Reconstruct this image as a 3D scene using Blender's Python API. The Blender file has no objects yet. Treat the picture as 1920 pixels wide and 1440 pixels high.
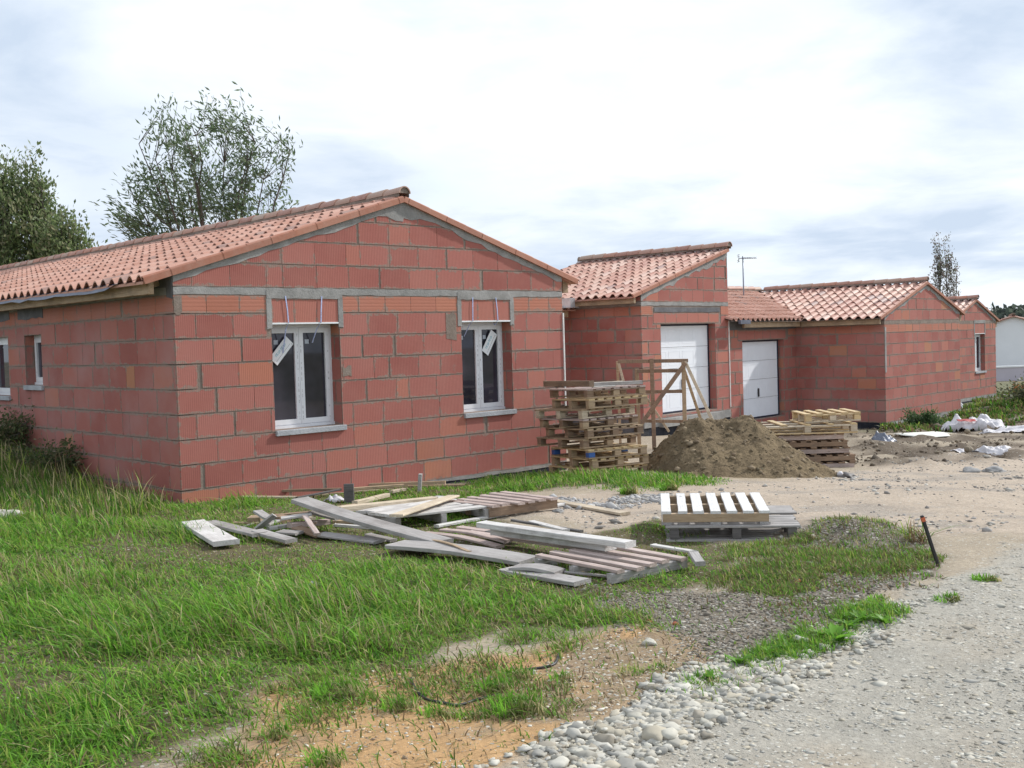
import bpy, math, random
import numpy as np
from mathutils import Vector, Matrix, Euler
R=math.radians
random.seed(7); rng=np.random.default_rng(7)
scene=bpy.context.scene
col=scene.collection
#GROUND-BEGIN
def _hash(ix,iy,seed):
    n=(ix*374761393+iy*668265263+seed*1442695041)&0xffffffff
    n=((n^(n>>13))*1274126177)&0xffffffff
    return ((n^(n>>16))&0xffff)/65535.0
def vnoise(x,y,seed=0):
    x=np.asarray(x,float);y=np.asarray(y,float)
    ix=np.floor(x).astype(np.int64);iy=np.floor(y).astype(np.int64)
    fx=x-ix;fy=y-iy;fx=fx*fx*(3-2*fx);fy=fy*fy*(3-2*fy)
    a=_hash(ix,iy,seed);b=_hash(ix+1,iy,seed);c=_hash(ix,iy+1,seed);d=_hash(ix+1,iy+1,seed)
    return (a*(1-fx)+b*fx)*(1-fy)+(c*(1-fx)+d*fx)*fy
def fbm(x,y,seed=0,oct=4):
    s=0;a=.5;t=0
    for o in range(oct):
        s=s+a*vnoise(x*2**o,y*2**o,seed+o*17);t+=a;a*=.5
    return s/t
CP=np.array([(0,0,0),(-2.2,4.4,.02),(2,4.2,0),(0,7,0),(-3.6,7.5,.06),(-6,9.5,.25),(-3.8,12.3,-.05),(-4.7,13.2,-.05),(-5.4,14.0,.06),
(-6.3,14.9,.22),(-7.6,16.2,.5),(-8.5,12.5,.6),(-2.2,13.9,-.17),(-.5,15.5,-.29),(.5,16.4,-.31),(1,13.8,-.1),(1.1,15.0,-.17),(.9,15.6,-.2),(3,10,-.07),(3,8,-.02),
(6,8,-.03),(2.5,13.0,-.12),(4.5,15.5,-.33),(5,12,-.17),(9,14,-.33),(9,20,-.58),(6,20,-.58),(3,22,-.5),(9.5,27.8,-.88),(13,31.6,-.87),
(15,36.5,-.93),(17.4,39.1,-.83),(22,30,-.85),(0,20,-.4),(-12,20,.8),(-18,8,1.0),(28,18,-.7),(-3,-6,0),(5,-6,0),(2.9,24,-.5),(6,27,-.8),(0,45,-.7),(-20,40,.3),(35,50,-.9),(-20,-10,.5),(25,-10,-.3)],float)
def _tps():
    n=len(CP);P=CP[:,:2]
    d2=((P[:,None]-P[None])**2).sum(-1)
    K=np.where(d2>0,d2*np.log(np.maximum(d2,1e-9))*.5,0)+np.eye(n)*.6
    A=np.zeros((n+3,n+3));A[:n,:n]=K;A[:n,n]=1;A[:n,n+1:]=P;A[n,:n]=1;A[n+1:,:n]=P.T
    b=np.zeros(n+3);b[:n]=CP[:,2]
    return np.linalg.solve(A,b)
TW=_tps()
def gz(x,y):
    x=np.asarray(x,float);y=np.asarray(y,float)
    n=len(CP);z=np.full(x.shape,TW[n])+TW[n+1]*x+TW[n+2]*y
    for i in range(n):
        d2=(x-CP[i,0])**2+(y-CP[i,1])**2
        z=z+TW[i]*d2*np.log(np.maximum(d2,1e-9))*.5
    r=np.hypot(x-3,y-15);k=np.clip((r-25)/25,0,1);k=k*k*(3-2*k)
    return z*(1-k)+(-.8)*k
#GROUND-END
def gzf(x,y): return float(gz(np.array([x]),np.array([y]))[0])
DATA={'planks': [('wide_board','broad pale board with wet streaks,leftmost timber of the heap',[-3.085,10.349,0.079],[-2.451,9.145,0.078],0.22,0.0372,'w_white','plank','planks and scrap timber in the grass',0),('grey_board','long grey board just right of the leftmost broad board',[-2.933,10.387,0.078],[-2.25,9.502,0.066],0.14,0.027899999999999998,'w_grey','plank','planks and scrap timber in the grass',0),('grey_board','short grey board carrying on from the left grey board into the grass',[-2.304,9.636,0.077],[-1.929,9.275,0.051],0.12,0.027899999999999998,'w_grey','plank','planks and scrap timber in the grass',0),('long_plank','long thick grey plank slanting up out of the heap,raised end over grass',[-2.024,10.21,0.261],[-0.59,8.96,0.081],0.2,0.0372,'w_grey','plank','planks and scrap timber in the grass',0),('battens','thin grey block leaning on the scrap heap,pointing up left',[-2.473,10.419,0.146],[-2.29,10.096,0.116],0.09,0.0248,'w_grey','plank','planks and scrap timber in the grass',0),('board_offcut','dark grey offcut standing askew left of the scrap heap',[-2.214,9.938,0.169],[-2.381,9.92,0.054],0.09,0.0186,'w_grey','plank','planks and scrap timber in the grass',0.5),('long_batten','thin brown batten lying behind the scrap heap',[-2.501,10.937,0.023],[-2.031,11.196,0.005],0.06,0.027899999999999998,'w_brown','plank','planks and scrap timber in the grass',0),('long_batten','very thin batten at the left of the scrap heap in the grass',[-2.758,10.636,0.021],[-2.461,10.477,0.017],0.04,0.0186,'w_tan','plank','planks and scrap timber in the grass',0),('pale_batten','pale batten in the middle of the scrap heap',[-2.277,9.939,0.058],[-2.087,10.06,0.051],0.07,0.031,'w_white','plank','planks and scrap timber in the grass',0),('pale_batten','thick bleached beam end on the scrap heap',[-2.064,9.882,0.086],[-1.754,10.141,0.062],0.1,0.0434,'w_pink','plank','planks and scrap timber in the grass',0),('pale_batten','thin stick lying diagonally over the scrap heap',[-1.924,9.897,0.147],[-1.743,9.489,0.067],0.05,0.0186,'w_pink','plank','planks and scrap timber in the grass',0),('board_offcut','grey board sloping across the right of the scrap heap',[-1.916,10.147,0.141],[-1.643,10.017,0.089],0.09,0.0186,'w_grey','plank','planks and scrap timber in the grass',0),('board_offcut','blue grey short board low in the scrap heap',[-2.12,9.724,0.047],[-1.929,9.65,0.044],0.14,0.0186,'w_grey','plank','planks and scrap timber in the grass',0),('board_offcut','brownish grey offcut at the front of the scrap heap',[-1.992,9.855,0.054],[-1.743,9.669,0.016],0.12,0.0186,'w_brown','plank','planks and scrap timber in the grass',0),('grey_board','grey board half sunk in the grass in front of the scrap heap',[-1.762,9.722,0.022],[-1.183,9.357,0.009],0.17,0.0186,'w_grey','plank','planks and scrap timber in the grass',0),('long_batten','brown batten under the slanting plank',[-1.744,10.321,0.027],[-1.418,10.383,0.022],0.07,0.031,'w_tan','plank','planks and scrap timber in the grass',0),('pale_batten','bright narrow batten right of the scrap heap',[-1.678,10.037,0.032],[-1.273,9.952,0.03],0.05,0.0248,'w_white','plank','planks and scrap timber in the grass',0),('pale_batten','white splinter of board on top of the scrap heap',[-2.151,9.932,0.134],[-1.884,9.998,0.144],0.12,0.02,'w_white','plank','planks and scrap timber in the grass',0),('bowed_sheet_board','pale brown chunk of timber behind the scrap heap',[-2.607,10.624,0.06],[-2.481,10.62,0.057],0.16,0.12,'w_tan','timber block','planks and scrap timber in the grass',0),('timber_block','square brown timber block in the scrap heap',[-2.312,10.564,0.061],[-2.228,10.48,0.062],0.12,0.1,'w_brown','timber block','planks and scrap timber in the grass',0),('long_plank','wide bowed grey plank lying in the grass in front of the slatted frames',[-1.002,8.971,0.056],[0.089,8.19,0.055],0.27,0.031,'w_grey','plank','planks and scrap timber in the grass',0),('grey_board','dark grey plank end poking right from under the wide bowed plank',[-0.022,8.008,0.039],[0.305,7.804,0.04],0.16,0.0248,'w_grey','plank','planks and scrap timber in the grass',0),('long_plank','lowest grey plank,its square end nearest the camera',[-0.081,8.039,0.026],[0.445,7.482,0.037],0.17,0.027899999999999998,'w_grey','plank','planks and scrap timber in the grass',0),('timber_beam','pale squared beam lying along the back edge of the white slatted panel',[-1.737,10.618,0.118],[-0.855,11.501,0.092],0.1,0.055799999999999995,'w_pale','plank','planks and scrap timber in the grass',0),('pale_board','pale board lying across the white slatted panel',[-1.085,9.839,0.155],[-0.644,11.269,0.124],0.13,0.0186,'w_pale','plank','planks and scrap timber in the grass',0),('long_batten','long thin batten crossing from the grass to the sand behind the slatted frames',[-0.752,10.197,-0.004],[0.488,11.399,-0.026],0.07,0.0248,'w_white','plank','planks and scrap timber in the grass',0),('timber_beam','thick bleached beam on top of the centre timber stack',[-0.291,9.121,0.196],[0.837,7.991,0.19],0.12,0.0434,'w_white','plank','planks and scrap timber in the grass',0),('timber_beam','second bleached beam under the thick one',[-0.172,9.131,0.127],[0.71,8.214,0.128],0.13,0.0496,'w_white','plank','planks and scrap timber in the grass',0),('long_batten','grey batten below the two bleached beams',[-0.414,9.522,0.044],[0.632,8.424,0.049],0.08,0.0248,'w_pink','plank','planks and scrap timber in the grass',0),('pale_batten','short white batten behind the bleached beams',[0.143,10.037,0.021],[0.439,9.547,0.027],0.07,0.0186,'w_white','plank','planks and scrap timber in the grass',0),('slat','front slat of the left broken frame beside the bowed plank',[-0.811,9.672,0.025],[-0.137,8.914,0.027],0.085,0.0186,'w_pink','plank','planks and scrap timber in the grass',0),('slat','second slat of the left broken frame beside the bowed plank',[-0.653,9.752,0.035],[-0.076,9.04,0.037],0.085,0.0186,'w_pink','plank','planks and scrap timber in the grass',0),('slat','third slat of the left broken frame near the beams',[-0.504,9.74,0.047],[0.074,9.213,0.046],0.085,0.0186,'w_pink','plank','planks and scrap timber in the grass',0),('pale_board','pale pine board lying on the sand right of the slatted frame',[0.393,11.726,-0.037],[1.069,10.637,-0.024],0.12,0.0248,'w_pale','plank','planks and scrap timber in the grass',0),('long_batten','long brown batten lying along the foot of the gable wall',[-3.489,13.283,-0.041],[-2.148,13.427,-0.063],0.05,0.031,'w_brown','plank','planks and scrap timber in the grass',0),('grey_board','dark bent board leaning between the wall battens and the grass',[-2.608,12.942,-0.091],[-2.138,13.281,-0.05],0.06,0.0186,'w_dark','plank','planks and scrap timber in the grass',0),('long_batten','thin pale batten at the foot of the wall,leftmost',[-3.249,12.938,-0.071],[-2.622,13.012,-0.088],0.05,0.0248,'w_pale','plank','planks and scrap timber in the grass',0),('wide_board','wide tan board lying against the foot of the gable wall',[-2.721,14.376,-0.118],[-0.905,14.117,-0.098],0.05,0.0744,'w_tan','plank','planks and scrap timber in the grass',0),('long_batten','tan batten in front of the wide tan board at the wall',[-2.008,13.459,-0.071],[-1.416,13.821,-0.091],0.06,0.0372,'w_tan','plank','planks and scrap timber in the grass',0),('long_batten','brown batten right of the leaning stake at the wall foot',[-1.375,13.942,-0.129],[-0.645,14.018,-0.134],0.06,0.031,'w_brown','plank','planks and scrap timber in the grass',0),('pale_batten','rough pale branch-like pole behind the timber beam',[-1.8,12.149,-0.031],[-1.507,12.781,-0.039],0.07,0.0434,'w_pale','plank','planks and scrap timber in the grass',0),('pale_batten','short pale offcut behind the leaning stake',[-1.518,13.271,-0.081],[-1.372,13.437,-0.088],0.07,0.031,'w_pale','plank','planks and scrap timber in the grass',0),('grey_board','thin grey batten lying on the weedy ground right of the frames',[2.073,7.994,0.001],[2.219,7.952,0.001],0.05,0.0186,'w_grey','plank','planks and scrap timber in the grass',0),('board_offcut','short grey offcut lying across the leftmost batten ends',[-2.355,10.197,0.041],[-2.287,10.393,0.047],0.07,0.02,'w_grey','plank','planks and scrap timber in the grass',0),('board_offcut','splintered brown offcut on the near side of the scrap heap',[-2.065,9.756,0.02],[-1.946,9.837,0.041],0.05,0.02,'w_brown','plank','planks and scrap timber in the grass',0),('board_offcut','pale wedge of board at the back of the scrap heap',[-2.178,10.774,0.034],[-1.981,10.48,0.039],0.1,0.02,'w_pale','plank','planks and scrap timber in the grass',0),('lath','thin brown lath crossing the bleached beam end',[-1.86,9.957,0.062],[-1.727,10.731,0.016],0.03,0.015,'w_brown','plank','planks and scrap timber in the grass',0),('lath','grey lath poking left out of the scrap heap',[-2.628,10.422,0.011],[-2.439,10.614,0.025],0.035,0.015,'w_grey','plank','planks and scrap timber in the grass',0),('lath','thin lath lying on top of the wide bowed plank',[-0.754,9.075,0.065],[-0.372,8.423,0.072],0.03,0.012,'w_tan','plank','planks and scrap timber in the grass',0),('lath','loose lath in the grass in front of the right slatted frame',[0.345,7.852,0.021],[0.712,7.651,0.022],0.03,0.015,'w_grey','plank','planks and scrap timber in the grass',0),('board_offcut','loose pale lath beyond the right slatted frame',[1.117,8.872,0.009],[1.369,8.419,0.028],0.06,0.018,'w_white','plank','planks and scrap timber in the grass',0),('lath','narrow lath between the back frame and the long batten',[-0.339,11.066,-0.021],[0.239,11.333,-0.025],0.04,0.018,'w_tan','plank','planks and scrap timber in the grass',0),('lath','dark thin lath lying along the far side of the bleached beams',[-0.039,10.17,0.019],[0.568,9.497,0.027],0.04,0.02,'w_dark','plank','planks and scrap timber in the grass',0),('board_offcut','short dark offcut under the front of the two bleached beams',[-0.235,9.463,0.044],[-0.04,9.231,0.047],0.1,0.0248,'w_dark','plank','planks and scrap timber in the grass',0),('board_offcut','grey offcut in the grass below the slanting plank',[-1.328,9.691,0.004],[-1.073,9.454,0.006],0.08,0.02,'w_grey','plank','planks and scrap timber in the grass',0),('board_offcut','small tan chip of board in front of the left stake',[-1.914,11.919,-0.053],[-1.767,12.039,-0.052],0.06,0.02,'w_tan','plank','planks and scrap timber in the grass',0)],'frames': {'panel': [[-1.136,10.109,0.093],[-0.241,10.637,0.08],[-0.865,11.883,0.049],[-1.52,10.624,0.085]],'back': [[-0.255,10.605,0.09],[0.429,11.015,0.083],[-0.076,11.732,0.069],[-0.737,11.224,0.077]],'right': [[0.121,8.145,0.087],[0.657,7.523,0.093],[1.25,7.935,0.086],[0.715,8.517,0.079]]},'loose': [([1.29,7.937,0.115],[1.303,7.721,0.088])],'pts': {'stake1': [-1.929,12.598,-0.112],'stake2': [-1.191,13.377,-0.145],'post': [3.064,7.859,-0.018],'rag': [-2.1,12.703,-0.116],'palA': [[1.243,9.276,0.215],[2.145,9.157,0.21],[2.2,10.168,0.189],[1.286,10.206,0.199]],'palbase': [2.355,9.188,-0.043],'palbase2': [1.66,9.342,-0.04],'stack1': [1.1,14.869,-0.161],'stack2': [5.177,16.823,-0.42],'stack2l': [4.115,16.837,-0.388],'pile': [[1.837,15.104,-0.183],[4.374,15.11,-0.3],[2.641,13.994,-0.157]],'rock': [0.716,5.945,0.0],'rock2': [0.757,5.797,0.0],'rock3': [1.196,5.457,0.0],'br1': [0.773,6.443,-0.001],'br2': [0.926,6.401,-0.001],'plast': [-1.435,7.631,0.002],'slab': [-4.962,10.603,0.116],'hose': [[-0.562,5.493,0.003],[-0.518,5.303,0.002],[-0.455,5.17,0.002],[-0.362,5.108,0.001],[-0.298,5.08,0.001],[-0.199,5.164,0.001],[-0.097,5.202,0.001]],'hose2': [[0.024,5.601,0.001],[0.107,5.612,0.001],[0.179,5.67,0.001],[0.209,5.843,0.001]],'tuft': [[-0.366,4.96,0.001],[-0.229,4.914,0.001],[-0.009,4.967,0.0],[-0.018,5.488,0.001],[0.223,5.422,0.001],[-0.571,5.05,0.002],[0.551,5.478,0.0],[0.717,5.506,0.0],[-0.798,4.387,0.003],[-1.073,4.705,0.005],[3.116,7.198,-0.008],[2.674,6.715,-0.003],[2.276,6.812,-0.004],[1.872,8.674,-0.029],[1.779,12.543,-0.088],[1.296,12.356,-0.078],[0.373,6.5,0.0],[0.287,6.705,-0.0],[-0.88,5.267,0.004],[0.894,5.272,-0.0],[-0.124,5.285,0.001],[0.721,6.461,-0.001]],'broad': [[1.737,5.938,-0.0],[1.886,6.203,-0.001],[1.449,5.813,0.0],[1.335,5.755,0.0],[1.123,5.556,0.0],[1.675,6.0,-0.0],[1.997,6.311,-0.001],[2.112,6.236,-0.001],[0.927,5.311,-0.0]],'mound': [2.662,8.316,-0.026],'mound2': [2.858,9.203,-0.047],'weed': [3.224,8.726,-0.037],'bags': [10.872,25.729,-0.822],'bagl': [11.162,24.831,-0.791],'sheet': [9.025,23.639,-0.739],'blue': [15.374,35.53,-0.921],'dark': [14.539,31.806,-0.873],'white2': [13.545,33.389,-0.899],'tarp1': [7.361,21.622,-0.641],'sheet2': [7.734,18.863,-0.541],'sheet3': [8.042,18.302,-0.518],'stone1': [6.466,15.411,-0.371],'stone2': [6.774,15.337,-0.372],'stone3': [4.422,14.776,-0.282],'stone4': [4.467,14.569,-0.272],'shrub': [9.986,27.195,-0.866],'rub1': [[0.692,11.461,-0.064],[0.427,11.864,-0.07],[0.962,11.328,-0.063]],'rub2': [[1.449,11.877,-0.074],[1.291,11.769,-0.071],[1.563,11.646,-0.073]],'stn': [0.434,10.965,-0.056],'orange': [1.93,7.453,-0.01],'rags': [[6.758,18.599,-0.529],[10.925,28.312,-0.876]],'cornerweed': [[-7.122,16.096,0.409],[-5.964,14.571,0.158],[-8.202,17.779,0.547]]},'poly': {'lawn': [[-2.343,3.816],[-9.698,15.698],[-8.809,18.708],[-6.624,15.468],[-5.421,14.069],[-3.865,12.357],[-3.327,13.119],[-2.187,13.655],[-1.16,14.232],[-0.041,14.93],[0.548,14.95],[1.711,14.253],[1.637,13.376],[0.611,13.225],[-0.04,12.771],[0.361,11.663],[0.174,10.906],[-0.358,10.76],[-0.041,10.246],[0.625,9.667],[1.334,10.351],[1.736,9.505],[1.662,8.24],[1.452,7.397],[0.848,7.226],[0.338,7.721],[0.518,7.109],[0.516,6.679],[0.721,6.461],[0.449,6.25],[-0.044,6.363],[-0.377,6.112],[-0.415,5.756],[-0.771,5.646],[-1.15,5.585],[-1.357,5.3],[-1.289,4.92],[-1.484,4.603],[-1.619,4.165],[-1.672,3.798]],'orange': [[-1.377,5.384],[-0.99,5.618],[-0.363,5.85],[0.073,5.96],[0.714,6.4],[0.938,6.028],[0.95,5.438],[0.539,4.919],[0.043,4.502],[-0.211,4.135],[-0.72,3.754],[-1.672,3.798],[-1.23,4.589]],'yard': [[0.19,11.708],[0.818,12.458],[1.669,13.374],[4.413,15.117],[5.877,17.227],[9.5,20.257],[11.725,17.888],[5.811,8.87],[4.142,8.85],[3.682,9.224],[3.338,9.28],[2.861,9.831],[2.349,8.994],[1.86,9.201],[1.384,10.344],[0.625,9.667],[0.223,10.713]],'gravelsoil': [[0.812,7.23],[1.488,7.392],[1.869,8.435],[2.861,9.831],[3.237,9.0],[3.041,7.821],[2.935,7.275],[2.22,6.747],[1.56,6.013],[0.942,5.395],[0.909,6.031],[0.558,6.418],[0.54,6.957],[0.262,7.731]],'road': [[-0.089,4.23],[0.043,4.502],[0.408,4.825],[0.817,5.28],[1.546,5.96],[2.176,6.613],[2.801,7.209],[3.452,7.969],[4.182,8.843],[6.699,10.224],[8.606,8.606],[2.587,2.057],[-0.334,2.174]],'border': [[-0.047,4.227],[0.085,4.439],[0.405,4.791],[0.817,5.28],[1.237,5.638],[1.546,5.96],[2.176,6.613],[2.411,6.721],[1.978,6.02],[1.395,5.392],[0.838,4.822],[0.471,4.352],[0.336,3.861],[-0.125,3.892]],'mud': [[5.474,17.841],[7.886,25.261],[9.524,27.871],[11.479,27.97],[17.553,31.478],[11.107,19.928],[9.025,19.657],[7.26,17.71],[5.557,16.774]],'weeds': [[1.33,7.328],[1.635,8.963],[2.385,9.128],[2.907,9.825],[3.277,9.773],[3.224,8.726],[2.968,7.833],[2.507,7.608],[1.957,7.244],[1.574,6.978]],'weedback': [[9.87,27.692],[13.412,32.473],[17.558,39.535],[32.715,49.884],[19.794,30.189],[12.729,29.263],[10.623,25.89],[9.192,24.774]],'stackgrass': [[-0.788,15.189],[0.272,15.941],[1.772,14.747],[2.596,13.756],[2.381,12.964],[1.416,12.338],[0.602,13.053],[-0.102,12.801],[-0.583,13.812]],'edgeweeds': [[0.778,5.201],[1.259,5.733],[1.849,6.391],[2.243,6.816],[2.255,6.469],[1.846,5.98],[1.388,5.575],[0.877,5.036]],'fringe': [[-1.382,4.996],[-1.253,5.548],[-0.822,6.047],[-0.366,6.52],[0.089,6.728],[0.565,7.261],[0.863,7.067],[0.792,6.271],[0.307,5.935],[0.068,5.71],[-0.304,5.22],[-0.722,5.255],[-0.932,4.967],[-1.109,4.463],[-1.351,4.309]]}}
# ---------------------------------------------------------------- node helpers
def newmat(name):
    m=bpy.data.materials.new(name);m.use_nodes=True
    nt=m.node_tree;b=nt.nodes['Principled BSDF'];return m,nt,b
def N(nt,t,**kw):
    n=nt.nodes.new(t)
    for k,v in kw.items():
        if k.startswith('i_'):
            key=k[2:];key=int(key) if key.isdigit() else key.replace('_',' ')
            n.inputs[key].default_value=v
        else: setattr(n,k,v)
    return n
def L(nt,a,ao,b,bi): nt.links.new(a.outputs[ao],b.inputs[bi])
def math_(nt,op,a,b=None,c=None,clamp=False):
    n=nt.nodes.new('ShaderNodeMath');n.operation=op;n.use_clamp=clamp
    for i,v in enumerate((a,b,c)):
        if v is None: continue
        if isinstance(v,(int,float)): n.inputs[i].default_value=v
        else: nt.links.new(v,n.inputs[i])
    return n.outputs[0]
def mix(nt,fac,a,b):
    n=nt.nodes.new('ShaderNodeMix');n.data_type='RGBA'
    for i,v in ((0,fac),(6,a),(7,b)):
        if isinstance(v,(int,float)): n.inputs[i].default_value=v
        elif isinstance(v,tuple): n.inputs[i].default_value=v if len(v)==4 else v+(1,)
        else: nt.links.new(v,n.inputs[i])
    return n.outputs[2]
def ramp(nt,fac,stops):
    n=nt.nodes.new('ShaderNodeValToRGB');e=n.color_ramp.elements
    while len(e)<len(stops): e.new(.5)
    for i,(p,c) in enumerate(stops):
        e[i].position=p;e[i].color=(c if isinstance(c,tuple) else (c,c,c))+(1,) if not (isinstance(c,tuple) and len(c)==4) else c
    nt.links.new(fac,n.inputs[0]);return n.outputs[0]
def noise(nt,vec,scale,detail=4,rough=.55,dist=0):
    n=nt.nodes.new('ShaderNodeTexNoise');n.inputs['Scale'].default_value=scale;n.inputs['Detail'].default_value=detail
    n.inputs['Roughness'].default_value=rough;n.inputs['Distortion'].default_value=dist
    if vec is not None: nt.links.new(vec,n.inputs['Vector'])
    return n.outputs[0]
def scalevec(nt,vec,s):
    n=nt.nodes.new('ShaderNodeMapping');n.inputs['Scale'].default_value=s;nt.links.new(vec,n.inputs[0]);return n.outputs[0]
def bump(nt,b,h,strength=.5,dist=.01):
    n=nt.nodes.new('ShaderNodeBump');n.inputs['Strength'].default_value=strength;n.inputs['Distance'].default_value=dist
    nt.links.new(h,n.inputs['Height']);nt.links.new(n.outputs[0],b.inputs['Normal'])
def attr(nt,name,out='Fac'):
    n=nt.nodes.new('ShaderNodeAttribute');n.attribute_name=name;return n.outputs[out]
def coord(nt,which='Object'): return nt.nodes.new('ShaderNodeTexCoord').outputs[which]
def simple(name,c,rough=.7,metal=0,var=.15,scale=6,spec=.5,bmp=.2):
    m,nt,b=newmat(name);v=coord(nt)
    n=noise(nt,v,scale,5)
    f=ramp(nt,n,[(.3,0.),(.7,1.)])
    lo=tuple(x*(1-var) for x in c);hi=tuple(min(1,x*(1+var)) for x in c)
    nt.links.new(mix(nt,f,lo,hi),b.inputs['Base Color'])
    b.inputs['Roughness'].default_value=rough;b.inputs['Metallic'].default_value=metal
    b.inputs['Specular IOR Level'].default_value=spec
    if bmp: bump(nt,b,noise(nt,v,scale*8,4),bmp,.005)
    return m
M={}
# brick blocks -------------------------------------------------
def mk_brick(name,sat=0.0,dust=0.0):
    m,nt,b=newmat(name)
    uv=nt.nodes.new('ShaderNodeUVMap');uv.uv_map='wall';uv=uv.outputs[0]
    lc=nt.nodes.new('ShaderNodeUVMap');lc.uv_map='block';sp=nt.nodes.new('ShaderNodeSeparateXYZ');nt.links.new(lc.outputs[0],sp.inputs[0])
    su=nt.nodes.new('ShaderNodeSeparateXYZ');nt.links.new(uv,su.inputs[0])
    rnd=attr(nt,'rnd');kind=attr(nt,'kind');bw=attr(nt,'bw');bh=attr(nt,'bh')
    base=ramp(nt,rnd,[(0,(.305,.103,.086)),(.3,(.35,.122,.10)),(.6,(.375,.135,.111)),(.85,(.40,.152,.126)),(.95,(.45,.17,.115)),(.985,(.43,.20,.11)),(1,(.36,.13,.10))])
    n1=noise(nt,uv,2.2,5);n2=noise(nt,uv,14,5,.65)
    base=mix(nt,ramp(nt,n1,[(.35,0.),(.7,.35)]),base,(.42,.17,.135))
    # ribs
    ribv=math_(nt,'SINE',math_(nt,'MULTIPLY',su.outputs[0],2*math.pi/.026))
    ribh=math_(nt,'SINE',math_(nt,'MULTIPLY',su.outputs[1],2*math.pi/.045))
    k=math_(nt,'GREATER_THAN',kind,.5)
    rib=math_(nt,'ADD',math_(nt,'MULTIPLY',ribv,math_(nt,'SUBTRACT',1.,k)),math_(nt,'MULTIPLY',ribh,k))
    ribm=math_(nt,'POWER',math_(nt,'MULTIPLY_ADD',rib,-.5,.5),4.)
    base=mix(nt,math_(nt,'MULTIPLY',ribm,.18),base,(.24,.08,.06))
    # pale horizontal row
    base=mix(nt,math_(nt,'MULTIPLY',k,.55),base,(.48,.20,.12))
    # dust smear
    big=noise(nt,uv,.9,4,.6)
    base=mix(nt,math_(nt,'MULTIPLY',ramp(nt,big,[(.42,0.),(.68,1.)]),.22+dust*2),base,(.40,.23,.215) if dust else (.42,.22,.185))
    dx=math_(nt,'SUBTRACT',math_(nt,'MULTIPLY',bw,.5),math_(nt,'ABSOLUTE',sp.outputs[0]))
    dy=math_(nt,'SUBTRACT',math_(nt,'MULTIPLY',bh,.5),math_(nt,'ABSOLUTE',sp.outputs[1]))
    dx=math_(nt,'ADD',dx,.010)
    d=math_(nt,'MINIMUM',dx,dy)
    nz=noise(nt,uv,9,6,.75);nzl=noise(nt,uv,1.1,3,.5);lim=math_(nt,'MULTIPLY',math_(nt,'MULTIPLY',ramp(nt,nz,[(.40,0.05),(.75,1.)]),ramp(nt,nzl,[(.36,.25),(.62,1.)])),.085)
    sm=math_(nt,'LESS_THAN',d,lim)
    sm2=math_(nt,'MULTIPLY',sm,ramp(nt,noise(nt,uv,22,4),[(.3,.35),(.65,1.)]))
    mort=mix(nt,n2,(.215,.165,.135),(.33,.27,.23))
    st=noise(nt,uv,1.7,6,.72)
    stm=ramp(nt,st,[(.62,0.),(.71,.6)])
    fac=math_(nt,'MAXIMUM',sm2,math_(nt,'MULTIPLY',stm,ramp(nt,n2,[(.35,0.),(.6,.9)])))
    c=mix(nt,fac,base,mort)
    nt.links.new(c,b.inputs['Base Color']);b.inputs['Roughness'].default_value=.85
    b.inputs['Specular IOR Level'].default_value=.25
    h=math_(nt,'ADD',math_(nt,'MULTIPLY',ribm,-.6),math_(nt,'MULTIPLY',n2,1.0))
    h=math_(nt,'ADD',h,math_(nt,'MULTIPLY',fac,.8))
    bump(nt,b,h,.5,.004)
    return m
M['brick']=mk_brick('brick_blocks');M['brick2']=mk_brick('brick_blocks_dusty',dust=.2)
def mk_mortar(name,lo,hi,s=9):
    m,nt,b=newmat(name);v=coord(nt);n=noise(nt,v,s,7,.7);n2=noise(nt,v,1.6,4)
    c=mix(nt,ramp(nt,n,[(.3,0.),(.7,1.)]),lo,hi);c=mix(nt,ramp(nt,n2,[(.4,0.),(.75,.6)]),c,tuple(x*.62 for x in lo))
    nt.links.new(c,b.inputs['Base Color']);b.inputs['Roughness'].default_value=.95;b.inputs['Specular IOR Level'].default_value=.2
    bump(nt,b,noise(nt,v,40,6,.7),.7,.012);return m
M['mortar']=mk_mortar('mortar',(.215,.17,.14),(.34,.28,.24))
M['cement']=mk_mortar('cement_render',(.25,.245,.235),(.43,.42,.405),5)
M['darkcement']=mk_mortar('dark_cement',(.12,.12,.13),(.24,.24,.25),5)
M['tar']=mk_mortar('bitumen_coating',(.018,.02,.03),(.07,.075,.09),6)
M['sill']=mk_mortar('sill_concrete',(.36,.37,.39),(.50,.51,.54),5)
# tiles
def mk_tile(name,stops,rough=.55,bl=.25):
    m,nt,b=newmat(name);v=coord(nt);rnd=attr(nt,'rnd')
    c=ramp(nt,rnd,stops);n=noise(nt,v,9,6,.7);n2=noise(nt,v,1.1,3)
    c=mix(nt,ramp(nt,n,[(.40,0.),(.75,bl+.3)]),c,(.50,.35,.29));c=mix(nt,ramp(nt,n2,[(.4,0.),(.8,.3)]),c,(.34,.19,.145))
    nt.links.new(c,b.inputs['Base Color']);b.inputs['Roughness'].default_value=rough;b.inputs['Specular IOR Level'].default_value=.45
    bump(nt,b,noise(nt,v,50,4),.25,.004);return m
M['tile']=mk_tile('clay_tile_orange',[(0,(.42,.20,.14)),(.3,(.48,.24,.17)),(.65,(.53,.28,.21)),(.88,(.57,.33,.25)),(.95,(.30,.18,.15)),(1,(.30,.20,.17))],.72)
M['tile2']=mk_tile('clay_tile_mixed',[(0,(.32,.13,.095)),(.25,(.40,.18,.13)),(.5,(.47,.25,.185)),(.75,(.52,.33,.26)),(.9,(.57,.41,.35)),(.95,(.25,.15,.14)),(1,(.28,.19,.18))],.6)
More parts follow.
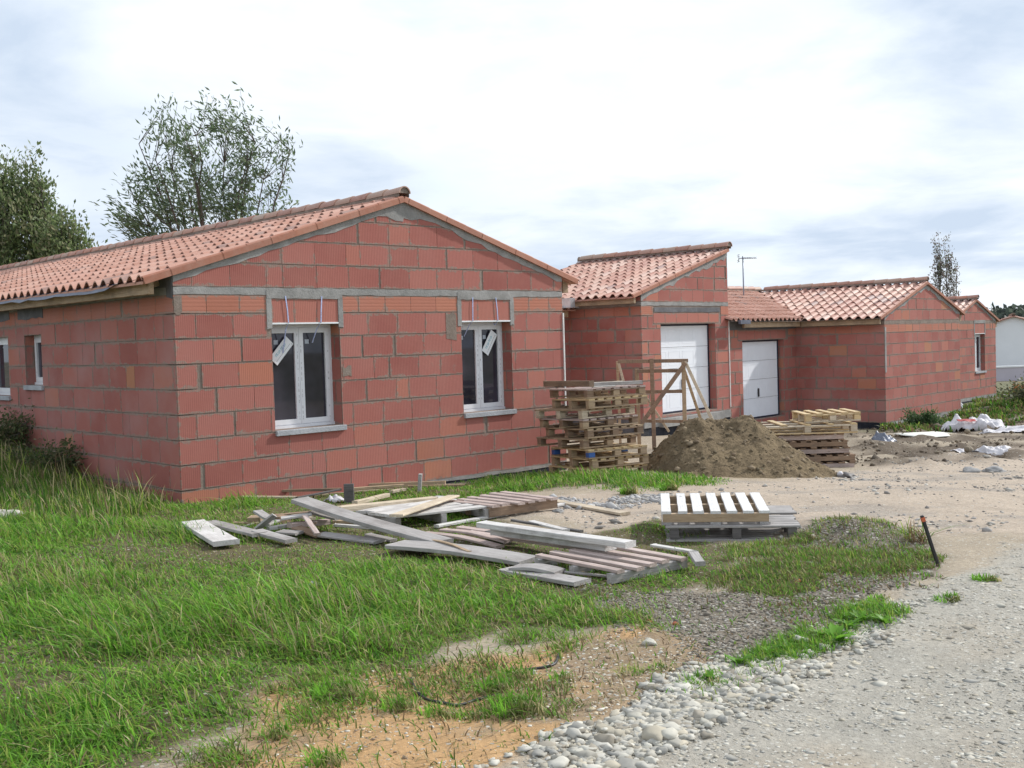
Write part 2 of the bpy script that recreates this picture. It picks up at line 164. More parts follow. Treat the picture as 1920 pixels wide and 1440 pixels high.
M['verge']=mk_tile('clay_verge_tile',[(0,(.33,.125,.075)),(1,(.40,.165,.10))],.65,.0)
M['ridge']=mk_tile('clay_ridge_tile',[(0,(.34,.16,.12)),(.4,(.40,.22,.165)),(.75,(.40,.31,.24)),(1,(.45,.19,.12))],.6,.2)
# wood
def mk_wood(name,lo,hi,rough=.7,stain=.3,dark=(.1,.08,.07)):
    m,nt,b=newmat(name);v=coord(nt)
    info=nt.nodes.new('ShaderNodeObjectInfo')
    vv=nt.nodes.new('ShaderNodeVectorMath');vv.operation='ADD';nt.links.new(v,vv.inputs[0]);nt.links.new(info.outputs['Random'],vv.inputs[1])
    vs=scalevec(nt,vv.outputs[0],(1.2,14,14))
    g=noise(nt,vs,3,6,.65,.4);g2=noise(nt,scalevec(nt,vv.outputs[0],(3,40,40)),2,4)
    c=mix(nt,ramp(nt,g,[(.3,0.),(.7,1.)]),lo,hi)
    c=mix(nt,math_(nt,'MULTIPLY',info.outputs['Random'],.3),c,tuple(x*.6 for x in lo))
    st=noise(nt,vv.outputs[0],3,5,.7)
    c=mix(nt,ramp(nt,st,[(.46,0.),(.70,stain+.2)]),c,dark)
    kn=nt.nodes.new('ShaderNodeTexVoronoi');kn.inputs['Scale'].default_value=3.2;nt.links.new(scalevec(nt,vv.outputs[0],(1,2.2,2.2)),kn.inputs['Vector'])
    c=mix(nt,ramp(nt,kn.outputs['Distance'],[(.05,.7),(.11,0.)]),c,tuple(x*.3 for x in lo))
    c=mix(nt,ramp(nt,g2,[(.55,0.),(.7,.35)]),c,tuple(x*.45 for x in lo))
    nt.links.new(c,b.inputs['Base Color']);b.inputs['Roughness'].default_value=rough;b.inputs['Specular IOR Level'].default_value=.4
    bump(nt,b,math_(nt,'ADD',g,g2),.8,.006);return m
M['w_grey']=mk_wood('wood_weathered_grey',(.31,.29,.275),(.47,.445,.43),.6)
M['w_white']=mk_wood('wood_bleached',(.54,.51,.48),(.74,.72,.70),.55,.25)
M['w_glare']=mk_wood('wood_painted_glare',(.70,.68,.66),(.86,.85,.84),.45,.0,(.5,.48,.46))  # near-white colour carries the backlit sheen of the pallet top slats
M['w_pale']=mk_wood('wood_pale_pine',(.52,.42,.30),(.70,.60,.46),.6,.15)
M['w_tan']=mk_wood('wood_tan',(.36,.25,.15),(.52,.39,.26),.65,.3)
M['w_brown']=mk_wood('wood_brown',(.22,.14,.09),(.36,.25,.17),.7,.35)
M['w_yellow']=mk_wood('wood_yellow_pine',(.56,.40,.20),(.70,.54,.32),.6,.12)
M['w_dark']=mk_wood('wood_dark_wet',(.09,.085,.085),(.20,.18,.17),.6,.4,(.03,.03,.03))
M['w_pink']=mk_wood('wood_pinkish',(.42,.31,.27),(.62,.52,.48),.6,.2)
# plain
M['pvc']=simple('white_pvc',(.74,.75,.78),.35,var=.04,bmp=0)
M['pvc_film']=simple('pvc_film_print',(.50,.50,.52),.4,var=.5,scale=60,bmp=0)
M['door']=simple('garage_door_white',(.82,.85,.90),.45,var=.03,bmp=.05,scale=3)
M['seal']=simple('black_seal',(.015,.017,.04),.5,var=.2)
M['black']=simple('black_plastic',(.02,.02,.022),.45,var=.3)
M['blue']=simple('blue_plastic',(.03,.10,.32),.45,var=.15)
M['strap']=simple('blue_white_strap',(.42,.48,.72),.5,var=.3,scale=80)
M['paper']=simple('white_card',(.78,.80,.82),.6,var=.04,bmp=0)
M['teal']=simple('teal_print',(.10,.38,.48),.6,var=.3,scale=200,bmp=0)
M['sticker']=simple('grey_sticker',(.42,.46,.52),.5,var=.05,bmp=0)
M['membrane']=simple('roof_membrane',(.13,.145,.19),.45,var=.25,scale=3,bmp=.4)
M['zinc']=simple('zinc_flashing',(.55,.57,.60),.35,.6,var=.2)
M['mast']=simple('aluminium_mast',(.25,.27,.32),.4,.7,var=.2)
M['plaster']=simple('white_render_wall',(.82,.84,.87),.85,var=.03,scale=1)
M['lavender']=simple('pale_boundary_render',(.50,.47,.53),.85,var=.06,scale=1)
M['bag']=simple('white_bag_fabric',(.56,.54,.56),.6,var=.3,scale=5,bmp=1.0)
M['redprint']=simple('red_print',(.40,.05,.05),.6,var=.2)
M['board']=simple('white_sheet',(.72,.72,.66),.6,var=.1)
M['string']=simple('corner_bead',(.72,.70,.68),.5,var=.15)
M['orangetape']=simple('orange_paint',(.55,.13,.05),.6,var=.2)
M['steel']=simple('galvanised_steel',(.25,.26,.28),.4,.7,var=.2)
M['rock']=mk_mortar('pale_limestone',(.42,.40,.34),(.66,.63,.55),12)
M['rockgrey']=mk_mortar('grey_rubble',(.24,.235,.23),(.42,.41,.40),14)
M['brickbit']=mk_mortar('broken_brick',(.34,.10,.06),(.46,.17,.11),9)
def mk_glass():
    m,nt,b=newmat('window_glass')
    b.inputs['Base Color'].default_value=(.022,.022,.03,1);b.inputs['Roughness'].default_value=.03
    b.inputs['Specular IOR Level'].default_value=.5
    v=coord(nt);n=noise(nt,v,1.3,3)
    nt.links.new(mix(nt,ramp(nt,n,[(.35,0.),(.7,1.)]),(.02,.02,.028),(.065,.062,.085)),b.inputs['Base Color']);return m
M['glass']=mk_glass()
def mk_sand():
    m,nt,b=newmat('pile_sand');v=coord(nt)
    n=noise(nt,v,2.5,6,.65);n2=noise(nt,v,18,6,.7);n3=noise(nt,v,90,3)
    c=mix(nt,ramp(nt,n,[(.3,0.),(.7,1.)]),(.19,.142,.088),(.36,.275,.17));c=mix(nt,ramp(nt,n2,[(.45,0.),(.7,.7)]),c,(.10,.078,.05))
    c=mix(nt,ramp(nt,n3,[(.62,0.),(.78,.35)]),c,(.42,.35,.25))
    nt.links.new(c,b.inputs['Base Color']);b.inputs['Roughness'].default_value=.95;b.inputs['Specular IOR Level'].default_value=.1
    bump(nt,b,math_(nt,'ADD',n2,math_(nt,'MULTIPLY',n3,.3)),1.,.09);return m
M['sand']=mk_sand()
def mk_attrmat(name,detail,trans=0,rough=.9,spec=.15,bmp=0,amt=.3):
    m,nt,b=newmat(name);c=attr(nt,'col','Color');v=coord(nt)
    if detail:
        n=noise(nt,v,detail,6,.7)
        c=mix(nt,ramp(nt,n,[(.3,0.),(.7,1.)]),c,c)
        mul=nt.nodes.new('ShaderNodeVectorMath');mul.operation='SCALE';nt.links.new(c,mul.inputs[0])
        nt.links.new(math_(nt,'MULTIPLY_ADD',n,amt*2,1-amt),mul.inputs['Scale']);c=mul.outputs[0]
    nt.links.new(c,b.inputs['Base Color']);b.inputs['Roughness'].default_value=rough;b.inputs['Specular IOR Level'].default_value=spec
    if bmp: bump(nt,b,noise(nt,v,bmp,6,.75),.8,.02)
    if trans:
        t=nt.nodes.new('ShaderNodeBsdfTranslucent');nt.links.new(c,t.inputs[0])
        mx=nt.nodes.new('ShaderNodeMixShader');mx.inputs[0].default_value=trans
        out=nt.nodes['Material Output'];nt.links.new(b.outputs[0],mx.inputs[1]);nt.links.new(t.outputs[0],mx.inputs[2]);nt.links.new(mx.outputs[0],out.inputs[0])
    return m
M['blade']=mk_attrmat('grass_blades',0,.45,.5,.28)
M['leaf']=mk_attrmat('tree_leaves',0,.5,.5,.3)
M['stone']=mk_attrmat('gravel_stone',60,0,.85,.2,0,.15)
M['bark']=simple('tree_bark',(.10,.085,.07),.9,var=.3,scale=4)
def mk_ground():
    m,nt,b=newmat('site_ground');c=attr(nt,'col','Color');v=coord(nt)
    n=noise(nt,v,3.5,8,.75);n2=noise(nt,v,28,6,.75);
    vo=nt.nodes.new('ShaderNodeTexVoronoi');vo.inputs['Scale'].default_value=38;nt.links.new(v,vo.inputs['Vector'])
    vo2=nt.nodes.new('ShaderNodeTexVoronoi');vo2.inputs['Scale'].default_value=95;nt.links.new(v,vo2.inputs['Vector'])
    mul=nt.nodes.new('ShaderNodeVectorMath');mul.operation='SCALE';nt.links.new(c,mul.inputs[0])
    f=math_(nt,'MULTIPLY_ADD',n,.7,.65);f=math_(nt,'MULTIPLY',f,math_(nt,'MULTIPLY_ADD',n2,.9,.55))
    nt.links.new(f,mul.inputs['Scale']);cc=mul.outputs[0]
    # pebbles
    peb=attr(nt,'peb')
    hs=nt.nodes.new('ShaderNodeSeparateXYZ');nt.links.new(vo.outputs['Color'],hs.inputs[0])
    isp=math_(nt,'MULTIPLY',math_(nt,'LESS_THAN',vo.outputs['Distance'],math_(nt,'MULTIPLY_ADD',hs.outputs[1],.3,.18)),math_(nt,'LESS_THAN',hs.outputs[0],math_(nt,'MULTIPLY',peb,.8)))
    hs2=nt.nodes.new('ShaderNodeSeparateXYZ');nt.links.new(vo2.outputs['Color'],hs2.inputs[0])
    isp2=math_(nt,'MULTIPLY',math_(nt,'LESS_THAN',vo2.outputs['Distance'],.4),math_(nt,'LESS_THAN',hs2.outputs[0],math_(nt,'MULTIPLY_ADD',peb,.5,.08)))
    pc=mix(nt,hs.outputs[2],(.30,.28,.24),(.62,.60,.54));pc2=mix(nt,hs2.outputs[2],(.12,.10,.085),(.55,.52,.46))
    cc=mix(nt,math_(nt,'MULTIPLY',isp2,.6),cc,pc2);cc=mix(nt,math_(nt,'MULTIPLY',isp,.85),cc,pc)
    nt.links.new(cc,b.inputs['Base Color']);b.inputs['Roughness'].default_value=.92;b.inputs['Specular IOR Level'].default_value=.2
    h=math_(nt,'ADD',math_(nt,'MULTIPLY',n2,.8),math_(nt,'ADD',math_(nt,'MULTIPLY',isp,.5),math_(nt,'MULTIPLY',isp2,.25)))
    bump(nt,b,h,.9,.02);return m
M['ground']=mk_ground()
# ---------------------------------------------------------------- mesh helpers
class MB:
    def __init__(s): s.v=[];s.f=[];s.m=[];s.a=[];s.uv=[];s.lc=[];s.sm=[]
    def face(s,pts,mat=0,a=(.5,0,1,1),uv=None,lc=None,smooth=False):
        i=len(s.v);s.v+= [tuple(p) for p in pts];s.f.append(tuple(range(i,i+len(pts))));s.m.append(mat);s.a.append(a);s.sm.append(smooth)
        s.uv.append(uv if uv else [(0,0)]*len(pts));s.lc.append(lc if lc else [(0,0)]*len(pts))
    def box(s,c0,c1,mat=0,a=(.5,0,1,1),mx=None,skip=()):
        x0,y0,z0=c0;x1,y1,z1=c1
        P=[Vector(p) for p in ((x0,y0,z0),(x1,y0,z0),(x1,y1,z0),(x0,y1,z0),(x0,y0,z1),(x1,y0,z1),(x1,y1,z1),(x0,y1,z1))]
        if mx is not None: P=[mx@p for p in P]
        for k,q in enumerate(((0,3,2,1),(4,5,6,7),(0,1,5,4),(1,2,6,5),(2,3,7,6),(3,0,4,7))):
            if k in skip: continue
            s.face([P[i] for i in q],mat,a)
    def tube(s,pts,r,n=8,mat=0,a=(.5,0,1,1),cap=True):
        pts=[Vector(p) for p in pts];rs=r if isinstance(r,(list,tuple)) else [r]*len(pts)
        base=len(s.v)
        for i,p in enumerate(pts):
            d=(pts[min(i+1,len(pts)-1)]-pts[max(i-1,0)]).normalized()
            u=d.cross(Vector((0,0,1)));u=Vector((1,0,0)) if u.length<1e-3 else u.normalized();w=u.cross(d)
            for k in range(n):
                t=2*math.pi*k/n;s.v.append(tuple(p+(u*math.cos(t)+w*math.sin(t))*rs[i]))
        def add(f,sm=True):
            s.f.append(f);s.m.append(mat);s.a.append(a);s.uv.append([(0,0)]*len(f));s.lc.append([(0,0)]*len(f));s.sm.append(sm)
        for i in range(len(pts)-1):
            for k in range(n):
                k2=(k+1)%n;add((base+i*n+k,base+i*n+k2,base+(i+1)*n+k2,base+(i+1)*n+k))
        if cap:
            add(tuple(base+k for k in range(n))[::-1],False);add(tuple(base+(len(pts)-1)*n+k for k in range(n)),False)
    def build(s,name,mats,parent=None,bevel=0,loc=None,rot=None):
        me=bpy.data.meshes.new(name);me.from_pydata(s.v,[],s.f)
        for m in (mats if isinstance(mats,(list,tuple)) else [mats]): me.materials.append(M[m] if isinstance(m,str) else m)
        me.polygons.foreach_set('material_index',s.m);me.polygons.foreach_set('use_smooth',s.sm)
        for i,nm in enumerate(('rnd','kind','bw','bh')):
            at=me.attributes.new(nm,'FLOAT','FACE');at.data.foreach_set('value',[x[i] for x in s.a])
        u1=me.uv_layers.new(name='wall');u1.data.foreach_set('uv',[c for f in s.uv for p in f for c in p])
        u2=me.uv_layers.new(name='block');u2.data.foreach_set('uv',[c for f in s.lc for p in f for c in p])
        me.update()
        o=bpy.data.objects.new(name,me);col.objects.link(o)
        if parent: o.parent=parent
        if loc is not None: o.location=loc
        if rot is not None: o.rotation_euler=rot
        if bevel:
            me2=me
            import bmesh
            bm=bmesh.new();bm.from_mesh(me);bmesh.ops.remove_doubles(bm,verts=bm.verts,dist=1e-5)
            bmesh.ops.bevel(bm,geom=list(bm.edges),offset=bevel,segments=1,affect='EDGES')
            bm.to_mesh(me);bm.free()
        return o
def tag(o,label,cat,group=None,kind=None):
    if label: o['label']=label
    if cat: o['category']=cat
    if group: o['group']=group
    if kind: o['kind']=kind
    return o
def empty(name,loc,rz=0,label=None,cat=None,group=None):
    o=bpy.data.objects.new(name,None);col.objects.link(o);o.location=loc;o.rotation_euler=(0,0,rz);o.empty_display_size=.2
    tag(o,label,cat,group);return o
def dup(root,loc=None,rot=None,label=None):
    r=root.copy();col.objects.link(r)
    if loc is not None: r.location=loc
    if rot is not None: r.rotation_euler=rot
    if label: r['label']=label
    for ch in list(root.children):
        c=ch.copy();col.objects.link(c);c.parent=r
        for g in list(ch.children):
            d=g.copy();col.objects.link(d);d.parent=c
    return r
def npmesh(name,V,F,C=None,mat=None,smooth=False,nv=None):
    """V (n,3) F list of arrays of equal width; C per-vertex colours"""
    me=bpy.data.meshes.new(name)
    F=[f for f in F if len(f)]
    loops=np.concatenate([f.reshape(-1) for f in F]);tot=np.concatenate([np.full(len(f),f.shape[1]) for f in F])
    st=np.concatenate([[0],np.cumsum(tot)[:-1]])
    me.vertices.add(len(V));me.vertices.foreach_set('co',np.asarray(V,np.float32).reshape(-1))
    me.loops.add(len(loops));me.loops.foreach_set('vertex_index',loops.astype(np.int32))
    me.polygons.add(len(tot));me.polygons.foreach_set('loop_start',st.astype(np.int32));me.polygons.foreach_set('loop_total',tot.astype(np.int32))
    if smooth: me.polygons.foreach_set('use_smooth',np.ones(len(tot),bool))
    if C is not None:
        at=me.color_attributes.new('col','FLOAT_COLOR','POINT');cc=np.ones((len(V),4),np.float32);cc[:,:3]=C;at.data.foreach_set('color',cc.reshape(-1))
    me.update(calc_edges=True)
    if mat: me.materials.append(M[mat])
    o=bpy.data.objects.new(name,me);col.objects.link(o);return o
# ---------------------------------------------------------------- buildings
CH=.29
def clip(poly,a,b,c):
    """keep a*u+b*v<=c"""
    out=[];n=len(poly)
    for i in range(n):
        p,q=poly[i],poly[(i+1)%n];fp=a*p[0]+b*p[1]-c;fq=a*q[0]+b*q[1]-c
        if fp<=0: out.append(p)
        if (fp<0<fq) or (fq<0<fp):
            t=fp/(fp-fq);out.append((p[0]+(q[0]-p[0])*t,p[1]+(q[1]-p[1])*t))
    return out
def area(p): return abs(sum(p[i][0]*p[(i+1)%len(p)][1]-p[(i+1)%len(p)][0]*p[i][1] for i in range(len(p))))/2
def subtract(rects,o):
    out=[]
    for (a,b,c,d) in rects:   # u0,u1,v0,v1
        O0,O1,V0,V1=o
        if b<=O0+1e-6 or a>=O1-1e-6 or d<=V0+1e-6 or c>=V1-1e-6: out.append((a,b,c,d));continue
        if a<O0: out.append((a,O0,c,d))
        if b>O1: out.append((O1,b,c,d))
        m0,m1=max(a,O0),min(b,O1)
        if c<V0: out.append((m0,m1,c,V0))
        if d>V1: out.append((m0,m1,V1,d))
    return out
class Wall:
    def __init__(s,o,d,n): s.o=o;s.d=d;s.n=n;s.mb=MB()
    def P(s,u,v,k=0): return (s.o[0]+s.d[0]*u+s.n[0]*k,s.o[1]+s.d[1]*u+s.n[1]*k,v)
    def flip(s): return (s.d[0]*s.n[1]-s.d[1]*s.n[0])>0
    def poly(s,pts,k,mat,a=(.5,0,1,1),thick=0,ctr=None,back=False):
        if len(pts)<3 or area(pts)<2e-5: return
        ar=sum(pts[i][0]*pts[(i+1)%len(pts)][1]-pts[(i+1)%len(pts)][0]*pts[i][1] for i in range(len(pts)))
        if (ar>0)==s.flip(): pts=pts[::-1]
        cu,cv=ctr if ctr else (0,0)
        s.mb.face([s.P(u,v,k) for u,v in pts],mat,a,uv=[(u,v) for u,v in pts],lc=[(u-cu,v-cv) for u,v in pts])
        if thick:
            n=len(pts)
            for i in range(n):
                p,q=pts[i],pts[(i+1)%n]
                s.mb.face([s.P(*p,k),s.P(*p,k-thick),s.P(*q,k-thick),s.P(*q,k)],mat,a,uv=[p,p,q,q],lc=[(p[0]-cu,p[1]-cv)]*2+[(q[0]-cu,q[1]-cv)]*2)
            if back: s.mb.face([s.P(u,v,k-thick) for u,v in pts[::-1]],mat,a,uv=[(u,v) for u,v in pts[::-1]],lc=[(0,0)]*n)
    def rect(s,u0,u1,v0,v1,k0,k1,mat,a=(.5,0,1,1)):
        """box from k0(inner) to k1(outer)"""
        s.poly([(u0,v0),(u1,v0),(u1,v1),(u0,v1)],k1,mat,a,thick=k1-k0,ctr=((u0+u1)/2,(v0+v1)/2),back=True)
    def strip(s,us,top,bot,k,mat,jt=.0,jb=.015,seed=0,thick=.012):
        r=random.Random(seed)
        T=[(u,top(u)+r.uniform(-jt,jt)) for u in us];B=[(u,bot(u)+r.uniform(-jb,jb)) for u in us]
        for i in range(len(us)-1): s.poly([B[i],B[i+1],T[i+1],T[i]],k,mat,thick=thick)
def make_wall(parent,o,d,n,L,z0,tops,openings=(),seed=1,halfrow=(8,),brickmat='brick',thick=.2,name='wall',beltz=None,base=None,bw=.48,ncourse=40,extra=None,wide=.16,jambs=True,kindoff=True,beltmat=2):
    """tops: list of half planes (a,b) meaning v<=a+b*u"""
    W=Wall(o,d,n);r=random.Random(seed)
    mats=['mortar',brickmat,'cement','darkcement','tar','paper','brick2']
    def clipt(p,off=0):
        for a,b in tops: p=clip(p,-b,1,a-off)
        return p
    zmax=max(a+max(0,b*L) for a,b in tops) if len(tops)==1 else max(min(a+b*u for a,b in tops) for u in np.linspace(0,L,60))
    # core
    us=sorted(set([0,L]+[x for q in openings for x in q[:2]]));vs=sorted(set([z0,zmax]+[x for q in openings for x in q[2:4]]))
    for i in range(len(us)-1):
        for j in range(len(vs)-1):
            cu,cv=(us[i]+us[i+1])/2,(vs[j]+vs[j+1])/2
            if any(q[0]<cu<q[1] and q[2]<cv<q[3] for q in openings): continue
            p=clipt([(us[i],vs[j]),(us[i+1],vs[j]),(us[i+1],vs[j+1]),(us[i],vs[j+1])])
            W.poly(p,0,0,thick=thick,back=True)
    # courses
    z=z0;i=0;bz=None
    while z<zmax and i<ncourse:
        h=CH;kind=0
        if i in halfrow: h=.223;kind=1
        g=.014
        bots,tps=z+g*.5,z+h-g*.5
        if not kindoff and i in halfrow: kind=0
        u=-(r.uniform(.22,.26) if i%2 else r.uniform(0,.03));w=bw*(.9 if kind else 1)
        segs=[]
        while u<L:
            ww=w+r.uniform(-.01,.01)
            if r.random()<.12: ww*=r.uniform(.4,.8)
            gap=.006 if r.random()>wide else r.uniform(.02,.06)
            segs.append((u,u+ww));u+=ww+gap
        for a0,a1 in segs:
            a0=max(a0,0);a1=min(a1,L)
            if a1-a0<.03: continue
            rr=r.random()
            rects=[(a0,a1,bots+r.uniform(-.003,.003),tps+r.uniform(-.003,.003))]
            for q in openings: rects=subtract(rects,q)
            if extra:
                for q in extra: rects=subtract(rects,q[:4])
            for (b0,b1,c0,c1) in rects:
                if b1-b0<.02 or c1-c0<.02: continue
                p=clipt([(b0,c0),(b1,c0),(b1,c1),(b0,c1)],.05)
                if len(p)<3 or area(p)<.002: continue
                W.poly(p,.006+r.uniform(0,.002),1,(rr,kind,b1-b0,c1-c0),thick=.008,ctr=((b0+b1)/2,(c0+c1)/2))
        z+=h;i+=1
        if i-1 in halfrow:
            # belt course
            bz=z;z+=.085
            uu=list(np.arange(0,L,.12))+[L]
            W.strip(uu,lambda u:bz+.085,lambda u:bz,.011 if beltmat==2 else .003,beltmat,.006,.008,seed+3)
    # jamb blocks
    if jambs:
        for q in openings:
            zz=z0;j=0
            while zz<q[3]:
                c0=max(zz+.006,q[2]);c1=min(zz+CH-.006,q[3])
                if c1-c0>.03:
                    for sgn,uu in ((1,q[0]),(-1,q[1])):
                        for (k0,k1) in (((0,-thick+.01),) if (j%2) else ((0,-.11),(-.125,-thick+.01))):
                            rr=r.random()
                            a=W.P(uu+sgn*.004,c0,k0);b_=W.P(uu+sgn*.004,c0,k1);c_=W.P(uu+sgn*.004,c1,k1);d_=W.P(uu+sgn*.004,c1,k0)
                            W.mb.face([a,b_,c_,d_],1,(rr,0,abs(k1-k0),c1-c0),uv=[(q[0]+k0,c0),(q[0]+k1,c0),(q[0]+k1,c1),(q[0]+k0,c1)],
                                lc=[(-(k0-k1)/2,-(c1-c0)/2),((k0-k1)/2,-(c1-c0)/2),((k0-k1)/2,(c1-c0)/2),(-(k0-k1)/2,(c1-c0)/2)])
                zz+=CH;j+=1
    return W,mats,clipt
def lintel(W,u0,u1,zt,zb,r=random.Random(5),blocks=3,strip=True):
    """concrete frame round an orange lintel box above an opening"""
    W.strip(list(np.linspace(u0-.055,u1+.055,12)),lambda u:zt+.005,lambda u:zt-.10,.016,2,.004,.006,int(u0*100),.02)
    W.strip(list(np.linspace(u0-.06,u0+.012,3)),lambda u:zt-.1,lambda u:zb-.05,.014,2,0,.01,int(u0*90),.02)
    W.strip(list(np.linspace(u1-.012,u1+.06,3)),lambda u:zt-.1,lambda u:zb-.05,.014,2,0,.01,int(u0*80),.02)
    w=(u1-u0-.024)/blocks
    for i in range(blocks):
        a=u0+.012+i*w;W.poly([(a,zb+.018),(a+w-.004,zb+.018),(a+w-.004,zt-.1),(a,zt-.1)],.004,1,(.88+.02*(i%2),0,w,zt-zb-.1),thick=.02,ctr=(a+w/2,(zt+zb)/2-.05))
    if strip: W.rect(u0-.01,u1+.01,zb,zb+.02,-.02,.012,5)
def window(parent,o,d,n,u0,u1,z0,z1,setb=.19,sashes=2,sillext=(0.0,.035),tagpos=None,straps=(),stick=True,label=None):
    W=Wall(o,d,n);k=-setb
    fw=.055
    def fr(W,a,b,c,e,t,k0,k1,m=0):
        W.rect(a,a+t,c,e,k0,k1,m);W.rect(b-t,b,c,e,k0,k1,m);W.rect(a+t,b-t,c,c+t,k0,k1,m);W.rect(a+t,b-t,e-t,e,k0,k1,m)
    fr(W,u0,u1,z0,z1,fw,k-.06,k)
    W.rect(u0,u1,z0-.001,z0+.035,k,k+.022,0)
    wo=W.mb.build('window','pvc',parent);
    if label: wo['label']=label
    S=Wall(o,d,n);inn=(u0+fw-.01,u1-fw+.01,z0+fw-.01,z1-fw+.01);wd=(inn[1]-inn[0])/sashes
    for i in range(sashes):
        a=inn[0]+i*wd;S2=Wall(o,d,n)
        fr(S2,a+.002,a+wd-.002,inn[2],inn[3],.062,k-.05,k+.014)
        # printed film along the sash
        r=random.Random(int(u0*77)+i)
        zz=inn[2]+.05
        while zz<inn[3]-.05:
            for ux in (a+.02,a+wd-.03):
                if r.random()<.6: S2.rect(ux,ux+.01,zz,zz+r.uniform(.02,.05),k+.013,k+.0155,1)
            zz+=.07
        S2.mb.build('sash',['pvc','pvc_film'],wo)
        G=Wall(o,d,n);G.rect(a+.06,a+wd-.06,inn[2]+.058,inn[3]-.058,k-.03,k-.012,0)
        G.mb.build('pane','glass',wo)
        if stick:
            T=Wall(o,d,n);cx=a+.105;cz=inn[3]-.20;T.rect(cx,cx+.06,cz,cz+.055,k-.012,k-.010,0);T.mb.build('sticker','sticker',wo)
    B=Wall(o,d,n);e0,e1=sillext
    B.rect(u0-e0,u1+e1,z0-.07,z0-.004,-.19,.045,0);B.mb.build('sill','sill',wo,bevel=.004)
    for (su,zt,zb,dx) in straps:
        mb=MB()
        prev=None;pts=[(su,zt,.02),(su+dx*.4,(zt+z1)/2,.022),(su+dx*.6,z1+.02,.02),(su+dx*.8,z1-.05,-.06),(su+dx,zb,k+.02)]
        Q=Wall(o,d,n)
        for (a,b_) in zip(pts[:-1],pts[1:]):
            for off in (0,.001):
                f=[Q.P(a[0],a[1],a[2]),Q.P(a[0]+.016,a[1],a[2]),Q.P(b_[0]+.016,b_[1],b_[2]),Q.P(b_[0],b_[1],b_[2])]
            mb.face(f)
            g=[Q.P(a[0],a[1],a[2]-.003),Q.P(a[0]+.016,a[1],a[2]-.003),Q.P(b_[0]+.016,b_[1],b_[2]-.003),Q.P(b_[0],b_[1],b_[2]-.003)]
            mb.face(g[::-1])
        mb.build('strap','strap',wo)
    if tagpos:
        cu,cz,ang,ln,wdt=tagpos;T=MB();Q=Wall(o,d,n)
        ca,sa=math.cos(ang),math.sin(ang)
        def q(x,y,kk): return Q.P(cu+x*ca-y*sa,cz+x*sa+y*ca,kk)
        def rc(x0,x1,y0,y1,k0,k1,m):
            T.face([q(x0,y0,k1),q(x1,y0,k1),q(x1,y1,k1),q(x0,y1,k1)],m)
            T.face([q(x0,y0,k0),q(x0,y1,k0),q(x1,y1,k0),q(x1,y0,k0)],m)
            for (xa,ya,xb,yb) in ((x0,y0,x1,y0),(x1,y0,x1,y1),(x1,y1,x0,y1),(x0,y1,x0,y0)):
                T.face([q(xa,ya,k0),q(xb,yb,k0),q(xb,yb,k1),q(xa,ya,k1)],m)
        rc(-ln/2,ln/2,-wdt/2,wdt/2,k+.02,k+.023,0)
        r=random.Random(3);x=-ln*.30;hh=wdt*.22;y0=wdt*.02
        for i in range(8):   # teal lettering, too small to read
            w=ln*.06;t=w*.22;sh=i%4
            rc(x,x+t,y0,y0+hh,k+.0232,k+.0242,1)
            if sh in (0,2): rc(x+w-t,x+w,y0,y0+hh,k+.0232,k+.0242,1)
            if sh in (0,1): rc(x+t,x+w-t,y0+hh-t,y0+hh,k+.0232,k+.0242,1)
            if sh in (1,2): rc(x+t,x+w-t,y0,y0+t,k+.0232,k+.0242,1)
            if sh==3: rc(x+t,x+w-t,y0+hh*.5-t/2,y0+hh*.5+t/2,k+.0232,k+.0242,1)
            x+=w*1.3
        rc(-ln*.42,ln*.42,-wdt*.24,-wdt*.22,k+.0232,k+.0238,2)
        rc(ln*.44,ln*.46,-wdt*.42,-wdt*.34,k+.0232,k+.0238,2)
        T.build('tag',['paper','teal','seal'],wo)
    return wo
